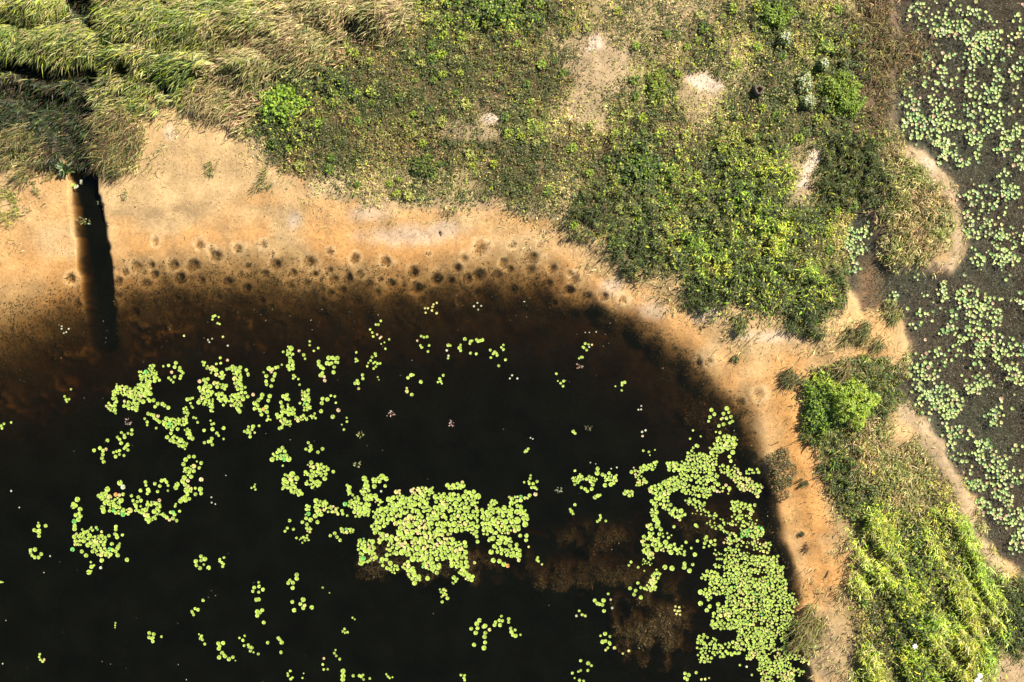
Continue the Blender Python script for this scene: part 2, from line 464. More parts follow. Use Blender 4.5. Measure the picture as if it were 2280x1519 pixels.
def leaves_arrays(P, az, pitch, L, Wd, col, droop=.5, roll=None):
    """diamond leaves, two bent triangles each: P (n,3) base, azimuth, pitch, length, width"""
    n = len(P)
    d = np.stack((np.cos(az), np.sin(az)), 1); s = np.stack((-np.sin(az), np.cos(az)), 1)
    c1, s1 = np.cos(pitch), np.sin(pitch); p2 = pitch - droop
    c2, s2 = np.cos(p2), np.sin(p2)
    mid = P.copy(); mid[:, :2] += d * (L * .5 * c1)[:, None]; mid[:, 2] += L * .5 * s1
    tip = mid.copy(); tip[:, :2] += d * (L * .5 * c2)[:, None]; tip[:, 2] += L * .5 * s2
    rl = rng.normal(0, .35, n) if roll is None else roll
    l = mid.copy(); l[:, :2] += s * (Wd * .5 * np.cos(rl))[:, None]; l[:, 2] += Wd * .5 * np.sin(rl)
    r = mid.copy(); r[:, :2] -= s * (Wd * .5 * np.cos(rl))[:, None]; r[:, 2] -= Wd * .5 * np.sin(rl)
    v = np.stack((P, l, r, tip), 1).reshape(-1, 3)
    f = tris(n, (0, 2, 1, 1, 2, 3), 4)
    c = np.repeat(col, 4, 0)
    return v, f, np.full(2 * n, 3), c


def blades_arrays(P, az, pitch, L, Wd, col, bend=.9):
    """grass blades of three bent triangles"""
    n = len(P)
    d = np.stack((np.cos(az), np.sin(az)), 1); s = np.stack((-np.sin(az), np.cos(az)), 1)

    def step(p, k, pt):
        q = p.copy(); q[:, :2] += d * (L * k * np.cos(pt))[:, None]; q[:, 2] += L * k * np.sin(pt)
        return q
    m = step(P, .55, pitch); t = step(m, .45, pitch - bend)
    w = (Wd * .5)[:, None]
    b0 = P.copy(); b0[:, :2] += s * w; b1 = P.copy(); b1[:, :2] -= s * w
    m0 = m.copy(); m0[:, :2] += s * w * .8; m1 = m.copy(); m1[:, :2] -= s * w * .8
    tw = rng.normal(0, .4, n) * Wd * .5
    m0[:, 2] += tw; m1[:, 2] -= tw
    v = np.stack((b0, b1, m0, m1, t), 1).reshape(-1, 3)
    f = tris(n, (0, 1, 3, 0, 3, 2, 2, 3, 4), 5)
    return v, f, np.full(3 * n, 3), np.repeat(col, 5, 0)


def join(parts):
    vs, fs, ss, cs = [], [], [], []
    o = 0
    for v, f, s, c in parts:
        vs.append(v); fs.append(f + o); ss.append(s); cs.append(c); o += len(v)
    return np.concatenate(vs), np.concatenate(fs), np.concatenate(ss), np.concatenate(cs)


def palette(n, cols, w, var=.16):
    cols = np.asarray(cols, float); w = np.asarray(w, float)
    k = rng.choice(len(cols), n, p=w / w.sum())
    return cols[k] * np.exp(rng.normal(0, var, (n, 1))) * np.exp(rng.normal(0, .05, (n, 3)))


# ------------------------------------------------------------------ ground sheet
def axis(lo, hi, step, far):
    a = list(np.arange(lo, hi + step, step)); s = step
    x = a[-1]; out = []
    while x < far:
        s *= 1.35; x += s; out.append(x)
    x = a[0]; s = step; pre = []
    while x > -far:
        s *= 1.35; x -= s; pre.append(x)
    return np.array(pre[::-1] + a + out)


gx = axis(-22.5, 22.5, .062, 260); gy = axis(-15.5, 15.5, .062, 260)
GX, GY = np.meshgrid(gx, gy)
gpx = GX * S + 1140; gpy = 759.5 - GY * S
gz = samp(height, gpx, gpy)
gc = samp(ground, gpx, gpy)
far = smooth(60, 420, np.maximum(np.maximum(-gpy, gpy - 1519), np.maximum(-gpx, gpx - 2280)))
dry = mixc(np.broadcast_to(np.array((.085, .085, .030)), GX.shape + (3,)), np.array((.20, .155, .075)), smooth(.38, .62, fbm(GX / 3.1, GY / 3.1, 6)))
dry *= (.6 + .8 * fbm(GX * 1.1, GY * 1.1, 3))[..., None]
gc = mixc(gc, dry, far * (samp(wet, gpx, gpy) < .01))
for (x, y, r) in PITS:
    r *= .86
    i0, i1 = np.searchsorted(gx, [(x - 3 * r - 1140) / S, (x + 3 * r - 1140) / S])
    j0, j1 = np.searchsorted(gy, [(759.5 - y - 3 * r) / S, (759.5 - y + 3 * r) / S])
    sl = (slice(j0, j1), slice(i0, i1))
    ax = rng.uniform(.85, 1.15)
    wob = 1 + .9 * (fbm(gpx[sl] / 9 + x, gpy[sl] / 9) - .5)
    q = np.hypot((gpx[sl] - x) * ax, (gpy[sl] - y) / ax) / r * wob
    fresh = 1 - smooth(.1, .4, samp(dep_pond, np.array([x]), np.array([y]))[0])
    deep_k = rng.uniform(.35, 1.0) if y > 575 else rng.uniform(.12, .55)
    deep_k *= .75 if x > 1290 else 1.15
    ox_, oy_ = rng.normal(0, .18, 2)
    q2 = np.hypot((gpx[sl] - x) / r + ox_, (gpy[sl] - y) / r + oy_) * wob
    core = np.exp(-(q2 / rng.uniform(.5, .8)) ** 2) * (.7 + .6 * fbm(gpx[sl] / 5, gpy[sl] / 5)); rim = np.exp(-((q - 1.25) / .34) ** 2) * (.5 + fbm(gpx[sl] / 8, gpy[sl] / 8))
    gz[sl] += -.27 * deep_k * core * min(1, r / 13) + .012 * rim
    gc[sl] = mixc(gc[sl], np.array((.13, .085, .042)), .62 * deep_k * np.clip(core, 0, 1))
    gc[sl] = mixc(gc[sl], np.array((.54, .39, .21)), .5 * np.clip(rim, 0, 1) * (.2 + .8 * fresh))
gz += .012 * (fbm(GX * 4, GY * 4) - .5)
gz += np.where(np.abs(gz) < .03, 0, .0)
ny, nx = GX.shape
idx = np.arange(nx * ny).reshape(ny, nx)
quads = np.stack((idx[:-1, :-1], idx[:-1, 1:], idx[1:, 1:], idx[1:, :-1]), -1).reshape(-1)
me = mesh('ground', np.stack((GX, GY, gz), -1).reshape(-1, 3), quads, np.full(len(quads) // 4, 4), gc.reshape(-1, 3), ground_material(), True)
link('ground', me, kind='structure')

# ------------------------------------------------------------------ water bodies (closed volumes with their top at z = 0)
RIDGE = [(1900, -9000), (1900, 300), (1850, 450), (1842, 600), (1862, 720), (1850, 790), (1860, 900), (1900, 1100), (1960, 1250), (2020, 1400), (2060, 1519), (2200, 9000)]


def prism(name, rim, far_x, bottom, mat):
    """closed body between the ridge line and far_x, built in strips from row to row"""
    n = len(rim)
    v = []
    for x, y in rim:
        v += [(far_x, y, 0), (x, y, 0), (x, y, bottom), (far_x, y, bottom)]
    f, s = [0, 1, 2, 3, 4 * n - 1, 4 * n - 2, 4 * n - 3, 4 * n - 4], [4, 4]
    for i in range(n - 1):
        for k in range(4):
            a, b = 4 * i + k, 4 * i + (k + 1) % 4
            f += [b, a, a + 4, b + 4]; s.append(4)
    me = mesh(name, np.array(v), f, s, None, mat)
    bm = bmesh.new(); bm.from_mesh(me); bmesh.ops.recalc_face_normals(bm, faces=bm.faces); bm.to_mesh(me); bm.free()
    return link(name, me, kind='structure')


rx = [(float(W(x, y)[0]), float(W(x, y)[1])) for x, y in RIDGE]
prism('pond_water', [(x - .05, y) for x, y in rx], -170, -4, water_material('peaty_water', (1.12, 1.40, 1.95), .017, (.15, .160, .07)))
prism('marsh_water', [(x + .05, y) for x, y in rx], 170, -2, water_material('marsh_water', (.8, .9, 1.1), .022, (.20, .17, .11)))

# ------------------------------------------------------------------ grass, reeds and meadow
BR = (.22, .33, .018); GR = (.12, .19, .016); DG = (.045, .085, .018); OL = (.23, .21, .05); YG = (.35, .38, .032); ST = (.48, .38, .17)
TN = (.36, .25, .11); RB = (.19, .10, .045); BN = (.12, .075, .035); KH = (.33, .31, .10); PG = (.42, .44, .15)
TYPES = {   # letter: (count per m2, length, width, pitch, mix, kind, palette, weights, height of the layer)
    'r': (820, .38, .029, .55, 'blade', (KH, YG, GR, DG, ST, PG), (4, 3, 2, 2, 1, 2), .55),
    'd': (820, .34, .027, .45, 'blade', (ST, KH, TN, OL, RB, GR), (5, 4, 3, 2, 1, 1), .45),
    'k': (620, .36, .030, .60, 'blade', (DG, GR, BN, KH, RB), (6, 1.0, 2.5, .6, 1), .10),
    's': (90, .24, .020, .6, 'blade', (ST, TN, OL, KH, DG), (3, 2, 2, 1, 1), .02),
    'm': (1050, .085, .036, .5, 'leaf', (OL, YG, BN, GR, TN, RB, DG), (5, 2.2, 4, 1.6, 2.6, 1.2, 3), .12),
    'M': (950, .09, .040, .5, 'leaf', (OL, YG, GR, KH, TN, BN, DG), (4, 4, 1.6, 2, 2, 2, 1.5), .14),
    'g': (860, .105, .050, .4, 'leaf', (BR, GR, DG, YG, OL, BN), (2.5, 3, 4, 3, 3, 2), .20),
    'G': (800, .15, .042, .5, 'leaf', (BR, GR, YG, DG, OL), (4.5, 2, 5, 2, 1.5), .24),
    'y': (800, .10, .030, .5, 'leaf', (ST, OL, YG, TN, KH, GR), (3, 3, 2, 3, 2, .8), .08),
    'b': (760, .26, .023, .6, 'blade', (RB, BN, TN, OL, DG), (3, 3, 2, 2, 1), .14),
    't': (170, .12, .028, .5, 'leaf', (ST, TN, OL, YG), (3, 2, 2, 1), .03),
    'L': (1150, .24, .025, .45, 'blade', (YG, BR, PG, GR, KH), (5, 4, 3, 1.5, 1), .32),
    'D': (850, .20, .026, .6, 'blade', (DG, GR, OL, BN, YG), (5, 2, 2, 2, 1), .16),
    'o': (760, .24, .023, .6, 'blade', (OL, KH, BN, TN, GR, DG, ST), (3, 3, 1.6, 2, 1.6, 1.2, 2), .16)}
GAIN = {'r': .68, 'd': .74, 'k': .34, 'm': .82, 'M': 1.02, 'g': .92, 'G': 1.12, 'y': 1.08, 's': .9, 't': .95, 'b': .74, 'L': 1.05, 'D': .72, 'o': 1.05}  # k is lowered: shadow of the reed mounds put into its colour
GAPS = [(190, 20, 30, 20), (222, 58, 18, 16), (45, 58, 30, 9), (60, 150, 55, 16), (130, 168, 60, 16), (198, 172, 30, 22), (290, 155, 14, 16), (335, 182, 24, 12),
        (385, 205, 18, 18), (120, 235, 45, 16), (40, 215, 40, 14), (785, 65, 24, 18), (265, 25, 20, 14), (380, 15, 14, 14), (160, 290, 30, 14), (590, 20, 10, 10)]
for _ in range(22):
    GAPS.append((rng.uniform(0, 640), rng.uniform(0, 190), rng.uniform(10, 26), rng.uniform(5, 11)))
MOUNDS = [(95, 25, 70, 34), (150, 105, 95, 42), (30, 95, 45, 50), (320, 60, 90, 60), (440, 70, 80, 60), (310, 130, 60, 30), (560, 60, 90, 50), (440, 150, 80, 40),
          (650, 90, 90, 60), (560, 150, 70, 40), (740, 40, 80, 50), (30, 20, 40, 24), (860, 40, 70, 40)]
AREA = (FX0 + 250, FX1 - 250, FY0 + 250, FY1 - 250)


def reed_height(px, py):
    h = np.full(px.shape, .22)
    for cx, cy, a, b in MOUNDS:
        h = np.maximum(h, 1.1 * np.exp(-(((px - cx) / a) ** 2 + ((py - cy) / b) ** 2)))
    for cx, cy, a, b in GAPS:
        h = h * (1 - np.exp(-(((px - cx) / a) ** 2 + ((py - cy) / b) ** 2) ** 1.5))
    return h


ridge_dir = np.array((.50, .866))            # the long grass is combed into ridges running down the bank


def scatter(letter):
    dens, L0, W0, pit0, kind, cols, wts, hl = TYPES[letter]
    x0, x1, y0, y1 = AREA
    cells = [(i, j) for j in range(20) for i in range(30) if CODE[j][i] == letter]
    PXs, PYs = [], []
    for i, j in cells:
        n = rng.poisson(dens * 1.35 * (76 / S) ** 2)
        PXs.append(76 * i + rng.uniform(0, 76, n)); PYs.append(76 * j + rng.uniform(0, 76, n))
        for ex, ey in ((i == 0, 0), (0, j == 0), (i == 29, 0), (0, j == 19)):     # carry on a little beyond the frame
            if ex:
                sx = -1 if i == 0 else 1
                PXs.append(76 * i + rng.uniform(0, 76, n) + sx * rng.choice((76, 152), n)); PYs.append(76 * j + rng.uniform(0, 76, n))
            if ey:
                sy = -1 if j == 0 else 1
                PXs.append(76 * i + rng.uniform(0, 76, n)); PYs.append(76 * j + rng.uniform(0, 76, n) + sy * rng.choice((76, 152), n))
    px = np.concatenate(PXs); py = np.concatenate(PYs)
    px = px + rng.normal(0, 17, len(px)) + 80 * (fbm(px / 50 + 3, py / 50) - .5)
    py = py + rng.normal(0, 17, len(py)) + 80 * (fbm(px / 50, py / 50 + 13) - .5)
    keep = rng.random(len(px))
    if letter in 'gmMyGtDob':
        clump = fbm(px / 11 + 7, py / 11, 3)
        keep_p = smooth(.32, .56, clump)
        if letter in 'mMyo':
            keep_p = .22 + .78 * keep_p
        if letter in 'mMy':
            keep_p *= .62 + .38 * smooth(.36, .52, fbm(px / 24 + 70, py / 24))
    else:
        keep_p = np.full(len(px), .8)
    if letter in 'LG':
        u = px * ridge_dir[0] + py * ridge_dir[1]; w = px * ridge_dir[1] - py * ridge_dir[0]
        low = py > 1000
        rid = fbm(w / 17 + 3, u / 110 + 5, 3)
        keep_p = np.where(low, np.maximum(.08, smooth(.36, .56, rid)), keep_p)
    bare = samp(bare_w if letter in 'myMt' else bare_m, px, py); bl = samp(bald, px, py)
    if letter in 'st':
        keep_p = keep_p * (1 - .6 * bl) * smooth(.42, .62, fbm(px / 30 + 90, py / 30))
    else:
        keep_p = keep_p * (1 - .97 * smooth(.25, .9, bare)) * (1 - .93 * bl)
    wetd = samp(wet, px, py)
    lim = .3 if letter in 'rkb' else .06
    if letter == 'k':
        lim = 2
    keep_p = keep_p * (wetd < lim)
    if letter in 'rdk':
        h = reed_height(px, py)
        keep_p = keep_p * (np.clip(h * 9, .25, 1) if letter == 'k' else np.clip(h * 2.2, .08, 1))
    sel = keep < keep_p
    px, py = px[sel], py[sel]
    n = len(px)
    x, y = W(px, py)
    z = np.maximum(terrain(px, py), -.02)
    v = fbm(px / 16 + 33, py / 16, 3)
    lift = hl * rng.random(n) * (.4 + 1.2 * v)
    if letter in 'gGmMDy':
        lift = lift * .7 + (1.4 if letter in 'gGD' else .9) * hl * smooth(.42, .68, fbm(px / 13 + 7, py / 13, 2)) * (.5 + .5 * rng.random(n))
    if letter in 'rd':
        lift = .9 * reed_height(px, py) * (rng.random(n) ** .6)
    if letter in 'LG':
        u = px * ridge_dir[0] + py * ridge_dir[1]; w = px * ridge_dir[1] - py * ridge_dir[0]
        lift = lift + np.where(py > 1000, .35 * smooth(.36, .62, fbm(w / 17 + 3, u / 110 + 5, 3)) * rng.random(n), 0)
    P = np.stack((x, y, z + lift), 1)
    col = palette(n, cols, wts) * GAIN[letter]
    hue = fbm(px / 55 + 120, py / 55 + 4, 3)                       # patches of greener and drier growth
    col[:, 0] *= 1 + .55 * (hue - .5); col[:, 2] *= 1 + .6 * (hue - .5)
    val = np.exp(1.8 * (fbm(px / 8 + 210, py / 8, 2) - .5))
    col *= val[:, None]
    if letter in 'mMgGyD':
        dark_patch = smooth(.40, .56, fbm(px / 75 + 310, py / 60 + 5, 3))      # broad patches of darker plants
        dk = np.array((.055, .070, .016)) * np.exp(rng.normal(0, .25, (n, 1)))
        pick = rng.random(n) < .70 * dark_patch
        col[pick] = dk[pick]
    L = L0 * np.exp(rng.normal(0, .3, n)); Wd = W0 * np.exp(rng.normal(0, .25, n))
    sw = math.atan2(-.82, -.57)
    if kind == 'blade':
        if letter in 'rdk':
            base = np.interp(px, [0, 500, 900], [math.atan2(-.80, -.60), math.atan2(-.72, -.69), math.atan2(-.45, -.89)])
            az = base + rng.normal(0, .42, n) + 1.2 * (fbm(px / 40, py / 40 + 200) - .5)
        elif letter == 'L':
            az = np.where(rng.random(n) < .5, math.atan2(-.87, .5), math.atan2(-.7, -.7)) + rng.normal(0, .6, n)
        else:
            az = sw + rng.normal(0, .9, n)
        arr = blades_arrays(P, az, pit0 + rng.normal(0, .3, n), L, Wd, col, bend=.6 if letter in 'rdk' else .95)
    else:
        az = rng.uniform(0, 2 * math.pi, n)
        arr = leaves_arrays(P, az, pit0 * rng.uniform(-.2, 1.6, n), L, Wd, col)
    return arr, n


STUFF = (('reeds', 'rd'), ('marsh_reeds', 'k'), ('meadow_herbs', 'mM'), ('dry_meadow_grass', 'yt'), ('leafy_ground_cover', 'gG'),
         ('long_grass', 'L'), ('bank_grass', 'D'), ('brown_rushes', 'b'), ('rough_grass', 'o'), ('sparse_straw', 's'))
STUFF_LABEL = {'reeds': 'tall khaki reeds bent over to the lower left', 'marsh_reeds': 'dark low reeds in the wet gaps, their colour darkened for shade',
               'meadow_herbs': 'mottled olive herbs covering the meadow', 'dry_meadow_grass': 'thin straw coloured grass on the dry meadow',
               'leafy_ground_cover': 'bright green leafy ground cover on the bank', 'long_grass': 'long yellow green grass combed into ridges at the lower right',
               'bank_grass': 'dark green grass fringing the sand', 'brown_rushes': 'reddish brown rushes along the marsh edge',
               'rough_grass': 'brownish olive rough grass between pond and marsh', 'sparse_straw': 'sparse straw stalks on the bare sand'}
ntri = 0
for nm, letters in STUFF:
    arrs = []
    for c in letters:
        a, n = scatter(c); arrs.append(a); ntri += len(a[2])
    v, f, s, c = join(arrs)
    link(nm, mesh(nm, v, f, s, c, M_BLADE), kind='stuff', label=STUFF_LABEL[nm], category='vegetation')
print('plant triangles', ntri)


# litter on the sand, weed under the water, specks on the water
def specks(name, px, py, z, L, Wd, cols, wts, mat, label, flat=True):
    n = len(px)
    x, y = W(px, py)
    P = np.stack((x, y, z), 1)
    arr = leaves_arrays(P, rng.uniform(0, 6.28, n), rng.uniform(0, .3 if flat else .8, n), L * np.exp(rng.normal(0, .35, n)), Wd * np.exp(rng.normal(0, .3, n)),
                        palette(n, cols, wts, .3), .2)
    link(name, mesh(name, arr[0], arr[1], arr[2], arr[3], mat), kind='stuff', label=label, category='litter')


n = 150000
px = rng.uniform(-60, 2330, n); py = rng.uniform(-20, 1560, n)
db = samp(d_bare, px, py); bl = samp(bald, px, py); wt = samp(wet, px, py)
pr = np.where(db > 0, np.exp(-db / 26.0) * .5, 0) * smooth(.35, .6, fbm(px / 26 + 17, py / 26)) + np.where((bl > .15), .34 * (1 - .45 * bl), 0) * smooth(.35, .55, fbm(px / 12 + 17, py / 12))
ok = (rng.random(n) < pr) & (wt < .02)
px, py = px[ok], py[ok]; n = len(px); x, y = W(px, py)
arr = blades_arrays(np.stack((x, y, terrain(px, py)), 1), math.atan2(-.82, -.57) + rng.normal(0, .8, n), rng.normal(.6, .3, n), .13 * np.exp(rng.normal(0, .3, n)), np.full(n, .018), palette(n, (OL, ST, GR, TN, KH), (3, 3, 1.5, 2, 2)), .8)
link('fringe_grass', mesh('fringe_grass', arr[0], arr[1], arr[2], arr[3], M_BLADE), kind='stuff', label='thin scattered grass where the meadow gives way to sand', category='vegetation')

n = 60000
px = rng.uniform(-100, 2300, n); py = rng.uniform(0, 1560, n)
ok = (np.maximum(samp(bare_m, px, py), samp(bald, px, py)) > .5) & (samp(wet, px, py) < .02) & (fbm(px / 30, py / 30) > rng.uniform(.25, .7, n))
px, py = px[ok], py[ok]
specks('plant_litter', px, py, terrain(px, py) + .012, .042, .022, (BN, OL, RB, ST, (.5, .42, .3)), (4, 2, 2, 1, .6), M_DRY, 'crumbs of dead plants strewn on the sand')

n = 110000
px = rng.uniform(1850, 2330, n); py = rng.uniform(-40, 1330, n)
mm = samp(mar_m, px, py) * smooth(.22, .55, fbm(px / 13 + 45, py / 13, 3))
ok = (rng.random(n) < mm) & (samp(wet, px, py) > .02)
px, py = px[ok], py[ok]
specks('marsh_weed', px, py, np.maximum(terrain(px, py) + .02, -.10 + .11 * rng.random(len(px))), .075, .018, ((.095, .070, .038), (.10, .094, .050), (.028, .032, .018), (.17, .14, .09), (.07, .085, .04), (.26, .24, .17)),
       (3, 3, 4, 1.2, 2.5, .25), M_DRY, 'matted brown and grey green weed on the marsh mud', False)

n = 260000
px = rng.uniform(600, 1800, n); py = rng.uniform(880, 1560, n)
ss = samp(SH, px, py) * smooth(.25, .6, fbm(px / 12 + 45, py / 12, 3))
ok = (rng.random(n) < ss) & (samp(wet, px, py) > .1) & (samp(wet, px, py) < .95)
px, py = px[ok], py[ok]
specks('submerged_weed', px, py, np.minimum(terrain(px, py) + .02 + .16 * rng.random(len(px)), -.02), .08, .026, ((.12, .088, .052), (.14, .12, .07), (.05, .05, .028), (.22, .17, .11)),
       (3, 3, 3, 1.2), M_DRY, 'brown weed growing over the shallows under the pond water', False)

n = 330000
px = rng.uniform(-40, 1830, n); py = rng.uniform(490, 1560, n)
dp = samp(dep_pond, px, py)
pr = smooth(.015, .42, dp) * (1 - smooth(.75, 1.0, dp)) * smooth(.22, .62, fbm(px / 9 + 5, py / 9 + 400, 3))
pr = np.clip(pr * (1 - .9 * samp(pit_rim, px, py)) + .75 * samp(pit_core, px, py) * (dp > .02), 0, 1)
ok = (dp > .004) & (dp < 1) & (rng.random(n) < pr)
px, py = px[ok], py[ok]
specks('bed_algae', px, py, np.minimum(terrain(px, py) + .015, -.004), .052, .028, ((.05, .036, .016), (.075, .055, .022), (.04, .042, .018), (.20, .14, .06)), (3, 3, 2, 1), M_DRY, 'dark algae crumbs lying on the sandy bed in the shallow pond edge')

n = 9000
px = rng.uniform(0, 1800, n); py = rng.uniform(560, 1519, n)
pr = smooth(.35, .6, dep_pond) * (.15 + 1.3 * np.exp(-((d_deep + 5) / 50.0) ** 2))
ok = (samp(wet, px, py) > .2) & (rng.random(n) < samp(pr, px, py) * .15 * smooth(.4, .65, fbm(px / 26, py / 26 + 66)))
px, py = px[ok], py[ok]
specks('floating_specks', px, py, np.full(len(px), .006), .034, .02, ((.40, .37, .28), (.28, .24, .15), (.25, .28, .12)), (2, 3, 1), M_DRY, 'tiny pale scraps floating on the pond')

